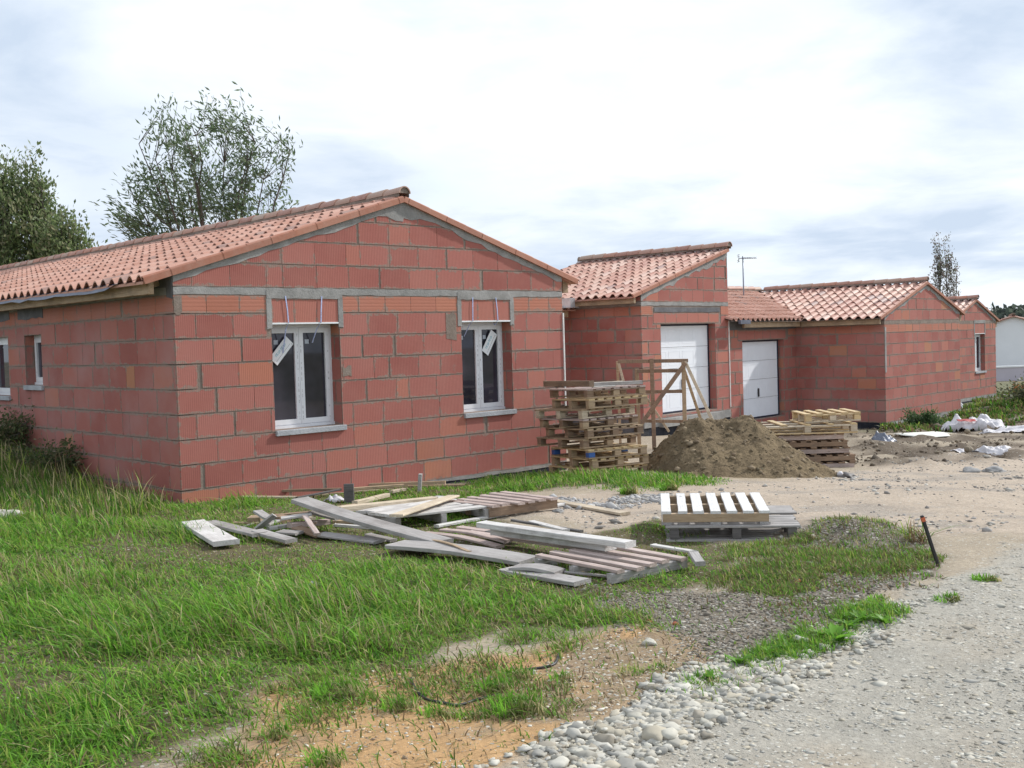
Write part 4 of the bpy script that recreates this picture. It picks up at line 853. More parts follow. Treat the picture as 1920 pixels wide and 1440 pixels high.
lay(zonemask(X,Y,'orange',.10,.35,13)*sm(fbm(X*1.6,Y*1.6,14,4),.5,.62),(.30,.22,.14),.35)
lay(zonemask(X,Y,'road',.10,.3,15),(.375,.35,.30),.5)
rm=zonemask(X,Y,'road',.10,.3,15)
lay(rm*sm(fbm(X*.8+3,Y*.5,16,4),.5,.66)*.6,(.39,.315,.23),.25)
lay(zonemask(X,Y,'border',.08,.2,15),(.34,.29,.22),.8)
lay(zonemask(X,Y,'lawn',.10,.3,17),(.115,.095,.05),.12)
wr=zonemask(X,Y,'yard',.15,.5,11)
lay(wr*sm(fbm(X*1.3,Y*2.6,18,4),.56,.68)*.55,(.27,.24,.21),.5)
md=zonemask(X,Y,'mud',.4,1.0,3,.6)
lay(md*sm(fbm(X*1.1,Y*2.2,20,4),.30,.50),(.12,.092,.066),.1)
lay(np.clip(np.exp(-((X-PT['mound2'][0])**2/.2+(Y-PT['mound2'][1])**2/.28))*1.3,0,1),(.15,.125,.10),.6)
lay(np.clip(np.exp(-((X-3.0)**2/.5+(Y-14.4)**2/.5))*1.1,0,1),(.33,.26,.175),.2)
lay(np.clip(np.exp(-((X-PT['dark'][0]-.6)**2/6.0+(Y-PT['dark'][1])**2/6))*1.3,0,1),(.10,.09,.06),.3)
nx,ny=len(xs),len(ys);ii=np.arange(nx*ny).reshape(ny,nx)
F=np.stack([ii[:-1,:-1],ii[:-1,1:],ii[1:,1:],ii[1:,:-1]],-1).reshape(-1,4)
g=npmesh('ground',np.stack([X,Y,Zg],1),[F],C,'ground',True)
pa=g.data.attributes.new('peb','FLOAT','POINT');pa.data.foreach_set('value',PB.astype(np.float32))
tag(g,'uneven building-site ground of soil, sand, mud and gravel','ground',kind='structure')
# ---------------------------------------------------------------- grass
PAL=dict(green=(.125,.285,.032),lush=(.19,.41,.045),dark=(.06,.155,.025),yellow=(.29,.37,.075),straw=(.46,.39,.22),brown=(.20,.14,.08),olive=(.15,.17,.055))
def blades(name,x,y,h,w,pal,seed=1,lean=.5,label='',cat='grass',wind=(-.25,-.1),z=None):
    r=np.random.default_rng(seed);n=len(x)
    z=ground_z(x,y) if z is None else z
    names=list(pal.keys());pr=np.array([pal[k] for k in names]);pr=pr/pr.sum()
    ci=r.choice(len(names),n,p=pr);base=np.array([PAL[k] for k in names])[ci]*r.uniform(.7,1.3,(n,1))
    ang=r.uniform(0,2*np.pi,n);la=np.abs(r.normal(0,lean,n))
    dx=np.cos(ang)*la+wind[0]*lean;dy=np.sin(ang)*la+wind[1]*lean
    fa=r.uniform(0,2*np.pi,n);sx=np.cos(fa);sy=np.sin(fa)
    ts=np.array([0,.38,.72,1.]);ws=np.array([.75,1.,.7,0.])
    V=np.zeros((n,7,3));Cc=np.zeros((n,7,3));k=0
    for i,(t,wf) in enumerate(zip(ts,ws)):
        cx=x+dx*h*t**1.8;cy=y+dy*h*t**1.8;cz=z-.01+h*(t-.32*np.minimum(la,1.2)*t*t)
        for s in ((-1,1) if wf>0 else (0,)):
            V[:,k,0]=cx+sx*w*wf*s*.5;V[:,k,1]=cy+sy*w*wf*s*.5;V[:,k,2]=cz
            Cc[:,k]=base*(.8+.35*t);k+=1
    b=(np.arange(n)*7)[:,None]
    Q=np.concatenate([b+np.array([0,1,3,2]),b+np.array([2,3,5,4])]);T=b+np.array([4,5,6])
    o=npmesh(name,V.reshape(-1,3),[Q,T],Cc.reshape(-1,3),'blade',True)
    tag(o,label,cat,kind='stuff');return o
def scatter(polyname,n,seed,fr=1.5,thr=(.3,.6),soft=.08,nz=.3,pw=1.0,mseed=17,bbox=None,extra=None):
    r=np.random.default_rng(seed);P=np.array(PO[polyname]);
    lo=P.min(0)-.2;hi=P.max(0)+.2
    if bbox: lo=np.maximum(lo,bbox[0]);hi=np.minimum(hi,bbox[1])
    xx=[];yy=[];tot=0
    while tot<n:
        x=r.uniform(lo[0],hi[0],n);y=r.uniform(lo[1],hi[1],n)
        d=np.hypot(x,y);vis=(np.abs(x)<.52*y+1.2)
        keep=(r.random(n)<zonemask(x,y,polyname,soft,nz,mseed)*np.clip((6/np.maximum(d,3))**pw,0,1.6)/1.6)&vis
        keep&=r.random(n)<(.12+.88*sm(fbm(x*fr,y*fr,seed+9,4),*thr))
        if extra is not None: keep&=extra(x,y,r)
        xx.append(x[keep]);yy.append(y[keep]);tot+=keep.sum()
    return np.concatenate(xx)[:n],np.concatenate(yy)[:n]
bb=(np.array([-8.5,3.6]),np.array([4,17.5]))
r0=np.random.default_rng(2)
def hfield(x,y):
    h=.05+.085*sm(fbm(x*.9,y*.9,51,3),.35,.7)
    h=h+.08*sm(-x-.42*y,.9,2.4)*sm(y,9,12)
    heap=sm(x,-3.2,-2.4)*sm(1.9-x,0,.5)*sm(y,8.2,8.9)*sm(13-y,0,.6)
    h=h*(.3+.7*sm(sdist(x,y,PO['lawn']),-.05,.45))
    h=h*(1-.5*heap)*(.62+.5*vnoise(x*1.7,y*1.7,5))
    return h
# keep blades out of the walls
def outside(x,y,r=None):
    ca,sa=math.cos(TH),math.sin(TH);u=(x+3.816)*ca+(y-12.42)*sa;v=-(x+3.816)*sa+(y-12.42)*ca
    return ~((u>-.03)&(u<6.45)&(v>-.03))
BX=[( *PT['palA'][0][:2],)]
x,y=scatter('lawn',150000,61,fr=1.2,thr=(.22,.5),bbox=bb,pw=1.15,extra=outside)
h=.80*hfield(x,y)*r0.lognormal(0,.42,len(x));w=r0.uniform(.004,.0085,len(x))*(1+.05*np.hypot(x,y))
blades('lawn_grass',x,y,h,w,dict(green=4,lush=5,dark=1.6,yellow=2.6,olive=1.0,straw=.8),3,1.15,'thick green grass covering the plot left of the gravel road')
x,y=scatter('lawn',12000,62,fr=1.0,thr=(.5,.62),bbox=bb,pw=.8,extra=outside)
blades('dry_grass',x,y,hfield(x,y)*r0.uniform(.9,2.0,len(x)),r0.uniform(.004,.007,len(x))*(1+.04*np.hypot(x,y)),dict(straw=3,yellow=2,brown=2,olive=2),4,.75,'dry straw coloured blades scattered through the green grass')
SG=lambda x,y:.3+.7*sm(sdist(x,y,PO['stackgrass']),-.1,.5)
x,y=scatter('stackgrass',7000,63,fr=1.5,thr=(.42,.58),mseed=19,pw=.3,extra=outside)
blades('grass_by_pallets',x,y,SG(x,y)*r0.uniform(.04,.16,len(x)),r0.uniform(.008,.013,len(x)),dict(green=4,lush=2,dark=2,yellow=2,straw=1),5,.8,'ragged grass strip at the foot of the tall pallet stack')
x,y=scatter('weeds',17000,64,fr=2.2,thr=(.46,.62),mseed=20,pw=.6)
blades('low_weeds',x,y,r0.uniform(.02,.085,len(x)),r0.uniform(.004,.009,len(x)),dict(green=4,olive=3,brown=3,yellow=1.5,dark=1,straw=1),6,1.0,'low brown and green weeds round the dirt mound by the leaning post')
x,y=scatter('edgeweeds',5200,65,fr=2.6,thr=(.52,.62),mseed=21,pw=.6,nz=.2)
blades('verge_weeds',x,y,r0.uniform(.02,.085,len(x)),r0.uniform(.004,.008,len(x)),dict(green=4,lush=2,dark=1,yellow=2,olive=1),7,.9,'bright weeds along the edge of the gravel road')
x,y=scatter('orange',4200,66,fr=1.8,thr=(.55,.66),mseed=13,pw=.6,bbox=bb)
blades('sparse_grass',x,y,r0.uniform(.02,.07,len(x)),r0.uniform(.005,.009,len(x)),dict(green=3,olive=3,brown=2,straw=2),8,.9,'sparse short grass on the sandy patch in front')
x,y=scatter('gravelsoil',3500,67,fr=1.8,thr=(.55,.66),mseed=12,pw=.6)
blades('gravel_weeds',x,y,r0.uniform(.02,.06,len(x)),r0.uniform(.006,.012,len(x)),dict(green=3,olive=3,brown=3),9,.9,'small weeds scattered over the grey gravelly soil')
x,y=scatter('weedback',13000,68,fr=.7,thr=(.48,.6),mseed=2,pw=0,nz=1.2,bbox=(np.array([8,20]),np.array([24,46])))
blades('rough_weeds',x,y,r0.uniform(.05,.20,len(x)),r0.uniform(.03,.05,len(x)),dict(green=1,olive=4,dark=4,brown=2,yellow=1),10,.6,'rough weeds growing along the far house plinths')
x,y=scatter('fringe',6000,69,fr=3.2,thr=(.50,.62),mseed=23,pw=.3,nz=.5,soft=.2)
blades('fringe_grass',x,y,r0.uniform(.02,.09,len(x)),r0.uniform(.005,.009,len(x)),dict(green=4,lush=2,yellow=2,olive=2,straw=1,brown=1),14,1.1,'patchy short grass thinning out between lawn and bare sand')
# separate tufts: countable things
def tuft(px,py,n,h,w,pal,label,seed,rad=.07,name='grass_tuft',lean=.8,group='separate grass tufts on bare soil'):
    r=np.random.default_rng(seed);a=r.uniform(0,6.28,n);q=rad*np.sqrt(r.random(n))
    b=blades(name,px+q*np.cos(a),py+q*np.sin(a),h*r.uniform(.5,1.2,n),w*r.uniform(.6,1.2,n),pal,seed,lean)
    del b['kind'];b['category']='grass tuft';b['label']=label;b['group']=group;return b
TL=['tuft of grass on orange sand, near the curved black hose','small tuft right beside the first one on the orange sand','largest round tuft with spiky blades on the orange sand','tuft of green at the grey soil above the sandy patch','tuft of short grass on the sandy patch near the second hose end',
'ragged tuft left of the curved hose','thin pale tuft on the sand by the gravel','tiny tuft at the stone border','pale star shaped tuft at the bottom edge','tuft with broken stalks in the lower left bare patch',
'lone green tuft growing out of the gravel road, furthest right','low tuft on the gravel road just below the leaning post','tuft at the stony edge under the leaning post','small yellowish tuft in front of the low pallets','green tuft on the sand near the grey rubble','bright tuft on the sand beside the rubble','tuft by the broken brick bits','lush tuft at the right tip of the lawn',
'green clump between lawn and orange sand','clump at the pale stones','clump hanging over the hose end','thin tuft by the brick bits on grey soil']
TP=[(160,.07,.006),(110,.06,.006),(260,.11,.007),(160,.07,.007),(90,.06,.006),(140,.08,.007),(70,.07,.005),(60,.05,.006),(120,.09,.007),(80,.10,.006),(140,.06,.010),(120,.05,.010),(90,.06,.009),(60,.09,.008),(180,.12,.012),(180,.12,.012),(110,.06,.008),(200,.10,.009),(260,.09,.008),(130,.06,.008),(160,.09,.007),(70,.05,.007)]
for i,(p,l,t) in enumerate(zip(PT['tuft'],TL,TP)):
    tuft(p[0],p[1],t[0],t[1],t[2],dict(green=4,lush=2,olive=2,straw=1) if i not in (6,13) else dict(yellow=3,straw=2,green=1),l,100+i,.05+t[0]*.0003)
# broad leaved weeds
def broad(px,py,n,ln,label,seed,name='broadleaf_weed'):
    r=random.Random(seed);mb=MB();z=zf(px,py);V=[];F=[];C_=[]
    for i in range(n):
        a=r.uniform(0,6.28);l=ln*r.uniform(.6,1.2);w=l*.17;up=r.uniform(.35,1.3);ca,sa=math.cos(a),math.sin(a);b=len(V);c=np.array(PAL['lush'])*r.uniform(.6,1.1)
        for t,wf in ((0,.25),(.35,.9),(.7,.9),(1,.08)):
            rr=l*t*math.cos(up*(1-.5*t));zz=l*math.sin(up)*t*(1-.35*t)
            for s in (-1,0,1):
                V.append((px+ca*rr-sa*w*wf*s,py+sa*rr+ca*w*wf*s,z+.005+zz+(abs(s)*.15*w)));C_.append(c)
        for k in range(3):
            for s in range(2): F.append((b+k*3+s,b+k*3+s+1,b+k*3+s+4,b+k*3+s+3))
    o=npmesh(name,np.array(V),[np.array(F)],np.array(C_),'blade',True);tag(o,label,'weed','broad leaved weeds at the road edge');return o
BL=['large broad leaved weed at the gravel edge, tallest rosette','bright leafy weed just behind the tallest rosette','small rosette weed left of the tall one','low round leaved weed among the pale stones','leafy weed at the left end of the gravel edge row','small leafy weed touching the tall rosette','spreading weed near the right end of the edge row','last weed of the edge row towards the post','low weed by the small pale stones']
for i,(p,l) in enumerate(zip(PT['broad'],BL)): broad(p[0],p[1],[16,26,14,14,16,14,20,16,12][i],[.13,.09,.07,.07,.08,.08,.09,.08,.06][i],l,200+i)
# ---------------------------------------------------------------- stones
def ico(sub):
    import bmesh
    bm=bmesh.new();bmesh.ops.create_icosphere(bm,subdivisions=sub,radius=1);v=np.array([x.co[:] for x in bm.verts]);f=np.array([[x.index for x in q.verts] for q in bm.faces]);bm.free();return v,f
def stones(name,x,y,size,flat,sink,sub,cols,seed,label,cat='gravel',mat='stone',z=None):
    r=np.random.default_rng(seed);v,f=ico(sub);n=len(x);nv=len(v);z=ground_z(x,y) if z is None else z
    variants=np.stack([v*(1+.22*np.random.default_rng(k).normal(0,1,(nv,1)))*np.random.default_rng(k+50).uniform(.75,1.15,3) for k in range(12)])
    V=variants[r.integers(0,12,n)].copy()
    ax=r.uniform(.7,1.35,(n,1,1));V[:,:,0:1]*=ax;V[:,:,2]*=(flat*r.uniform(.7,1.2,n))[:,None]
    a=r.uniform(0,6.28,n);ca,sa=np.cos(a)[:,None],np.sin(a)[:,None]
    tlt=r.normal(0,.25,n)[:,None]
    X_=V[:,:,0]*ca-V[:,:,1]*sa;Y_=V[:,:,0]*sa+V[:,:,1]*ca;Z_=V[:,:,2]+X_*tlt*.5
    s=size[:,None];P=np.stack([X_*s+x[:,None],Y_*s+y[:,None],Z_*s+(z+size*flat*sink)[:,None]],-1)
    cc=np.array(cols)[r.integers(0,len(cols),n)]*r.uniform(.8,1.15,(n,1))
    F=(f[None]+(np.arange(n)*nv)[:,None,None]).reshape(-1,3)
    o=npmesh(name,P.reshape(-1,3),[F],np.repeat(cc,nv,0),mat,sub>1)
    tag(o,label,cat,kind='stuff');return o
PALE=[(.44,.42,.36),(.50,.48,.42),(.38,.36,.31),(.43,.39,.31),(.33,.32,.29),(.46,.44,.39),(.30,.27,.22)]
x,y=scatter('border',8500,71,fr=3,thr=(.25,.55),mseed=15,pw=.2,nz=.25,soft=.16)
near=sm(y,7.2,4.6)
stones('border_stones',x,y,r0.lognormal(0,.38,len(x))*(.0098+.006*near),.6,.15,2,PALE,31,'pale rounded stones heaped along the edge of the gravel road')
x,y=scatter('road',15000,72,fr=2,thr=(.25,.55),mseed=15,pw=.9,bbox=(np.array([0,3.8]),np.array([8,14])))
stones('road_gravel',x,y,r0.lognormal(0,.45,len(x))*.0085,.28,-.25,1,PALE,32,'flat pale chippings pressed into the gravel road')
x,y=scatter('gravelsoil',9000,73,fr=2,thr=(.3,.6),mseed=12,pw=.6)
stones('soil_gravel',x,y,r0.lognormal(0,.4,len(x))*.007,.6,.2,1,[(.24,.21,.17),(.18,.16,.13),(.31,.28,.24),(.13,.11,.09),(.40,.37,.32)],33,'fine grey and brown gravel on bare soil')
x,y=scatter('orange',3500,74,fr=2,thr=(.4,.6),mseed=13,pw=.6,bbox=bb)
stones('sand_grit',x,y,r0.lognormal(0,.5,len(x))*.0045,.6,.2,1,[(.50,.42,.30),(.30,.22,.15),(.62,.58,.5)],34,'fine grit on the orange sandy patch')
x,y=scatter('yard',3000,75,fr=1,thr=(.45,.6),mseed=11,pw=.2,bbox=(np.array([0,8]),np.array([11,18])))
stones('yard_pebbles',x,y,r0.lognormal(0,.6,len(x))*.009,.6,.2,1,[(.34,.32,.30),(.24,.22,.20),(.5,.47,.42)],35,'scattered pebbles on the beige sandy yard')
x,y=scatter('mud',2600,76,fr=.9,thr=(.4,.6),mseed=3,pw=0)
stones('mud_clods',x,y,r0.lognormal(0,.65,len(x))*.013,.9,.2,1,[(.14,.11,.08),(.20,.165,.12),(.10,.08,.06),(.28,.235,.18)],36,'dark clods and ruts of churned mud before the far gable')
x,y=scatter('lawn',700,77,fr=2,thr=(.6,.7),mseed=17,pw=.6,bbox=bb)
def rock(name,p,s,mat,label,seed,flat=.6,cat='stone',group=None,sink=.25):
    v,f=ico(3);r=np.random.default_rng(seed);k=r.uniform(-1,1,(5,3))
    d=1+.12*np.sin(v@k.T*4).sum(1)[:,None]*.9+.05*r.normal(0,1,(len(v),1))
    P=v*d*np.array([s,s*r.uniform(.6,.9),s*flat]);a=r.uniform(0,6);c,s_=math.cos(a),math.sin(a)
    P=np.stack([P[:,0]*c-P[:,1]*s_,P[:,0]*s_+P[:,1]*c,P[:,2]],1)
    o=npmesh(name,P,[f],None,mat,False);o.location=(p[0],p[1],zf(p[0],p[1])+s*flat*sink);tag(o,label,cat,group);return o
rock('stone',PT['rock'],.042,'rock','large pale rounded stone on the gravelly soil, above the small ones',1,.6)
rock('stone',PT['rock2'],.016,'rock','small pale pebble just right of the large pale stone',2)
rock('stone',PT['rock3'],.035,'rock','brownish stone by the edge of the pale gravel',3,.5)
rock('brick_fragment',PT['br1'],.022,'brickbit','left one of two red brick bits on the grey soil',4,.5,'brick bit')
rock('brick_fragment',PT['br2'],.024,'brickbit','right one of two red brick bits on the grey soil',5,.5,'brick bit')
rock('brick_fragment',PT['orange'],.03,'orangetape','orange scrap among the brown weeds',6,.5,'scrap')
rock('stone',PT['stn'],.07,'rockgrey','flat dark stone on the sand by the long thin batten',7,.3)
rock('stone',PT['stone1'],.13,'rockgrey','grey stone lump on the yard far right, left of its twin',8,.45)
rock('stone',PT['stone2'],.15,'rockgrey','grey stone lump on the yard, right one of the far pair',9,.35)
rock('stone',PT['stone3'],.07,'bag','white lump at the right foot of the sand pile',10,.8)
rock('rubble',PT['stone4'],.13,'w_dark','dark crumpled scrap at the right foot of the sand pile',11,.4,'rubbish')
rock('stone',PT['slab'],.16,'rock','pale flat slab in the grass at the left edge of the picture',12,.35,sink=.7)
gl=['grey rubble heap','grey rubble']
for i,p in enumerate(PT['rub1']+PT['rub2']):
    r=np.random.default_rng(300+i);n=420
    q=r.normal(0,1,(n,2))*np.array([.16,.12]);o=stones('rubble_heap',p[0]+q[:,0],p[1]+q[:,1],r.lognormal(0,.6,n)*.0105,.7,.3,1,[(.36,.35,.345),(.28,.275,.27),(.46,.45,.44),(.40,.37,.33)],400+i,'grey concrete rubble heap on the sand, '+['middle one behind the pale pine board','left one beside the slatted frame','right one of the near row','near the left corner of the low pallets','small one between rubble row and pallets','furthest right, behind the low pallets'][i],'rubble')
# ---------------------------------------------------------------- timber
def plank_geo(L_,w,t,jit=.0,seed=0,bow=0,n=6):
    r=random.Random(seed);mb=MB();prev=None
    for i in range(n+1):
        x=L_*i/n;b=-bow*math.sin(math.pi*i/n)
        dy=r.uniform(-jit,jit);ring=[(x,-w/2+dy,b-t),(x,w/2+dy,b-t),(x,w/2+dy,b),(x,-w/2+dy,b)]
        if prev:
            for k in range(4): mb.face([prev[k],ring[k],ring[(k+1)%4],prev[(k+1)%4]][::-1])
        else: mb.face(ring)
        prev=ring
    mb.face(prev[::-1]);return mb
def plank(name,p,q,w,t,mat,parent=None,off=(0,0,0),roll=0,bow=0,jit=.002,seed=0,bev=.003,lift=0):
    p=Vector(p)-Vector(off);q=Vector(q)-Vector(off);d=q-p;Ln=d.length
    mb=plank_geo(Ln,w,t,jit,seed,bow);o=mb.build(name,mat,parent,bevel=bev)
    o.location=p+Vector((0,0,lift));o.rotation_euler=Matrix.Rotation(math.atan2(d.y,d.x),4,'Z').__matmul__(Matrix.Rotation(-math.asin(d.z/Ln),4,'Y')).__matmul__(Matrix.Rotation(roll,4,'X')).to_euler()
    return o
dz0=lambda p:(p[0],p[1],p[2]+float(rough(np.array([p[0]]),np.array([p[1]]))[0]))
for i,(nm,lb,p,q,w,t,m,cat,grp,roll) in enumerate(DATA['planks']):
    if 'bowed' in nm: nm='timber_block'
    bow=-.02 if 'bowed' in lb else (.02 if 'slanting up' in lb else 0)
    o=plank(nm,dz0(p),dz0(q),w,t,m,roll=roll,bow=bow,jit=.004,seed=i);tag(o,lb,cat,grp)
def lerp(a,b,t): return Vector(a)*(1-t)+Vector(b)*t
def frame(name,label,cr,dirn,n,sw,mat,matb,cat,st=.022,nb=3,bh=.09,gapjit=.01,seed=1):
    c=[Vector(dz0(x)) for x in cr];base=sum(c,Vector())/4;base.z-=.12
    root=empty(name,base,0,label,cat,'slatted wooden frames lying in the grass')
    r=random.Random(seed)
    A,B,Cc,D=c
    if dirn==0: s0,s1,e0,e1=A,D,B,Cc      # slats run A->B, spaced towards D->C
    else: s0,s1,e0,e1=D,Cc,A,B            # slats run D->A, spaced towards C->B
    for i in range(n):
        t=(i+.5)/n;p=lerp(s0,s1,t);q=lerp(e0,e1,t)
        v=(q-p).normalized()
        plank('slat',p+v*r.uniform(-.04,.02)+Vector((0,0,r.uniform(-.004,.004))),q+v*r.uniform(-.02,.05),sw*r.uniform(.92,1.05),st,mat,root,base,seed=seed*10+i,jit=.003)
    for j in range(nb):
        t=.04+.92*j/(nb-1);p=lerp(s0,e0,t);q=lerp(s1,e1,t)
        plank('bearer',p,q,.05,bh,matb,root,base,lift=-st-.002,seed=seed*20+j)
    return root
FR=DATA['frames']
frame('board_mat','close boarded white slatted panel lying under the pale board',FR['panel'],0,6,.125,'w_white','w_grey','panel',seed=2,nb=3)
frame('broken_pallet','slatted frame with brown gaps lying behind the white panel',FR['back'],1,6,.085,'w_pink','w_brown','pallet',seed=3)
frame('broken_pallet','slatted frame in the grass at the right front of the timber heap',FR['right'],0,5,.075,'w_pink','w_grey','pallet',seed=4,bh=.07)
a,b=DATA['loose'][0];tag(plank('grey_board',dz0(a),dz0(b),.07,.03,'w_grey'),'short board end bending down at the right tip of the front frame','plank','planks and scrap timber in the grass')
# white rag by the stake
# pallets --------------------------------------------------------
def make_pallet(name,label,group,L_=1.2,Wd_=.8,ns=7,sw=.095,mats=('w_tan','w_tan','w_tan'),kind='block',h=.144,loc=(0,0,0),rot=(0,0,0),seed=1):
    root=empty(name,loc,0,label,'pallet',group);root.rotation_euler=rot;r=random.Random(seed);st=.02
    z=h
    for i in range(ns):
        x=sw/2+(L_-sw)*i/(ns-1)+r.uniform(-.006,.006)
        mb=plank_geo(Wd_+r.uniform(-.01,.01),sw*r.uniform(.9,1.05),st,.002,seed*7+i);o=mb.build('slat',mats[0],root,bevel=.002);o.location=(x,0,z+r.uniform(-.001,.001));o.rotation_euler=(0,0,math.pi/2)
    if kind=='block':
        for y in (.05,Wd_/2,Wd_-.05):
            o=plank_geo(L_,.095,st,.001,seed+3).build('stringer_board',mats[1],root,bevel=.002);o.location=(0,y,z-st-.001)
            o=plank_geo(L_,.095,st,.001,seed+5).build('bottom_board',mats[2],root,bevel=.002);o.location=(0,y,st)
            for x in (.0,L_/2-.05,L_-.1):
                mb=MB();mb.box((0,-.045,0),(.1,.045,h-3*st-.003));o=mb.build('block',mats[1] if r.random()<.7 else mats[2],root,bevel=.003);o.location=(x,y,st+.0012)
    else:
        for y in (.025,Wd_/2,Wd_-.025):
            o=plank_geo(L_-.02,.045,h-2*st-.002,.001,seed+3).build('stringer',mats[1],root,bevel=.002);o.location=(.01,y,z-st-.001)
        for i in range(3):
            x=sw/2+(L_-sw)*i/2;o=plank_geo(Wd_,sw,st,.001,seed+i).build('bottom_board',mats[2],root,bevel=.002);o.location=(x,0,st);o.rotation_euler=(0,0,math.pi/2)
    return root
# low stack in front
pa=[Vector(dz0(p)) for p in PT['palA']]
ang=math.atan2((pa[1]-pa[0]).y,(pa[1]-pa[0]).x);Lp=(pa[1]-pa[0]).length;Wp=((pa[3]-pa[0]).length+(pa[2]-pa[1]).length)/2
zb=pa[0].z-.118
make_pallet('wooden_pallet','top pallet of the low stack, seven slats with sun glare painted in','low stack of pallets on the sand',Lp,Wp,7,.085,('w_glare','w_tan','w_grey'),'stringer',.115,(pa[0].x,pa[0].y,zb),(R(1.0),0,ang),3)
e1=Vector((math.cos(ang),math.sin(ang),0));e2=Vector((-e1.y,e1.x,0))
b1=pa[0]+e1*.03-e2*.05;b1.z=zb-.138
# lower pallet has its slats along the front
def make_long(name,label,loc,L_,Wd_,ang,seed,h=.135):
    root=empty(name,loc,ang,label,'pallet','low stack of pallets on the sand');st=.018;r=random.Random(seed)
    for i in range(6):
        y=.04+(Wd_-.08)*i/5
        for z,nm in ((h,'slat'),(st,'bottom_board')):
            o=plank_geo(L_,.075,st,.002,seed*9+i).build(nm,'w_grey',root,bevel=.002);o.location=(r.uniform(-.01,.01),y,z)
    for x in (.04,L_/2,L_-.10):
        for y in (.05,Wd_/2,Wd_-.05):
            mb=MB();mb.box((0,-.04,0),(.075,.04,h-2*st-.003));o=mb.build('block','w_dark',root,bevel=.003);o.location=(x,y,st+.001)
    return root
make_long('wooden_pallet','lower front pallet of the low stack, grey and sticking out to the right',b1,1.12,.55,ang,5)
b2=pa[0]+e1*.22+e2*.62;b2.z=zb-.138
make_long('wooden_pallet','lower rear pallet of the low stack, only its right end showing',b2,.98,.42,ang,6)
# tall pallet stack
sx,sy,sz=PT['stack1'];sx-=.09;sz=zf(sx,sy)-.06
ORD=['bottom','second','third','fourth','fifth','sixth','seventh','eighth','topmost']
NP=9;hp=.138;rs=random.Random(12)
for i in range(NP):
    off=rs.uniform(-.08,.10)+(.07 if i<3 else 0);of2=rs.uniform(-.07,.07);yaw=R(28)+rs.uniform(-.09,.09)
    # local X runs right (0.8 side), local Y runs back left (1.2 side)
    sh=make_pallet('wooden_pallet',ORD[i]+(' pallet of the tall leaning stack by the house corner' if i in (0,8) else ' pallet from the ground in the tall leaning stack by the house corner'),'tall stack of pallets by the house corner',.93,1.15,7,.09,rs.choice([('w_tan','w_brown','w_tan'),('w_yellow','w_tan','w_tan'),('w_tan','w_pale','w_pale'),('w_pink','w_brown','w_tan')]),'block' if i!=3 else 'block',.130,(sx+off*.8-.03*i*0,sy+of2,sz+i*hp),(R(-1.8)+rs.uniform(-.01,.01),R(-.8)+rs.uniform(-.014,.014),yaw),30+i)
    if i in (2,):
        for ch in sh.children:
            if ch.name.startswith('block') and rs.random()<.22: ch.data=ch.data.copy();ch.data.materials[0]=M['blue']
zt=sz+NP*hp+.01
def bo(x,y):
    c,s=math.cos(R(28)),math.sin(R(28));return Vector((sx+x*c-y*s,sy+x*s+y*c,0))
def topplank(name,label,a,b,w,t,m,z0,z1):
    p=bo(*a);q=bo(*b);p.z=zt+z0;q.z=zt+z1;tag(plank(name,p,q,w,t,m),label,'plank','odd timbers on top of the tall stack')
topplank('dark_plank','thick dark plank lying along the left edge on top of the tall stack',(.02,1.15),(.05,-.06),.07,.08,'w_brown',.075,.10)
topplank('dark_plank','dark plank lying across the top of the tall stack to the right',(.1,.02),(.95,.06),.07,.05,'w_grey',.07,.06)
topplank('pale_batten','pale broken batten on top of the tall stack',(.2,.5),(.8,.3),.06,.03,'w_pale',.05,.06)
topplank('pale_batten','thin white strip on top of the tall stack',(.08,-.03),(.45,-.03),.02,.015,'w_white',.02,.02)
# second stack behind the sand pile
q0=Vector(PT['stack2l']);q1=Vector(PT['stack2']);zq=zf(q1.x,q1.y)-.03
a2=math.atan2(q1.y-q0.y,q1.x-q0.x);c2,s2=math.cos(a2),math.sin(a2)
def at2(x,y,z): return (q0.x+x*c2-y*s2,q0.y+x*s2+y*c2,zq+z)
hs=[0,.115,.26,.36,.46,.555];O2=['bottom','second','third','fourth','fifth']
for i in range(5):
    make_pallet('wooden_pallet',O2[i]+(' grey solid sided pallet of the stack behind the sand pile'),'pallet stack behind the sand pile',[1.1,1.17,1.12,1.06,1.1][i],1.0,7,.09,('w_brown','w_brown' if i%2 else 'w_pink','w_brown'),'stringer',.108,at2([.06,0,-.02,.0,-.1][i],[0,.03,.05,.02,.0][i],.112*i),(0,0,a2+[.01,-.02,.02,0,.01][i]),50+i)
make_pallet('wooden_pallet','wide open pallet of new yellow pine lying on the stack behind the sand pile','pallet stack behind the sand pile',1.52,1.0,5,.09,('w_yellow','w_pale','w_yellow'),'block',.15,at2(-.34,-.08,.565),(0,0,a2),60)
make_pallet('wooden_pallet','small tilted yellow pine pallet on the very top behind the sand pile','pallet stack behind the sand pile',.86,.8,5,.09,('w_yellow','w_yellow','w_pale'),'block',.14,at2(.42,.05,.725),(0,R(-1),a2+.02),61)
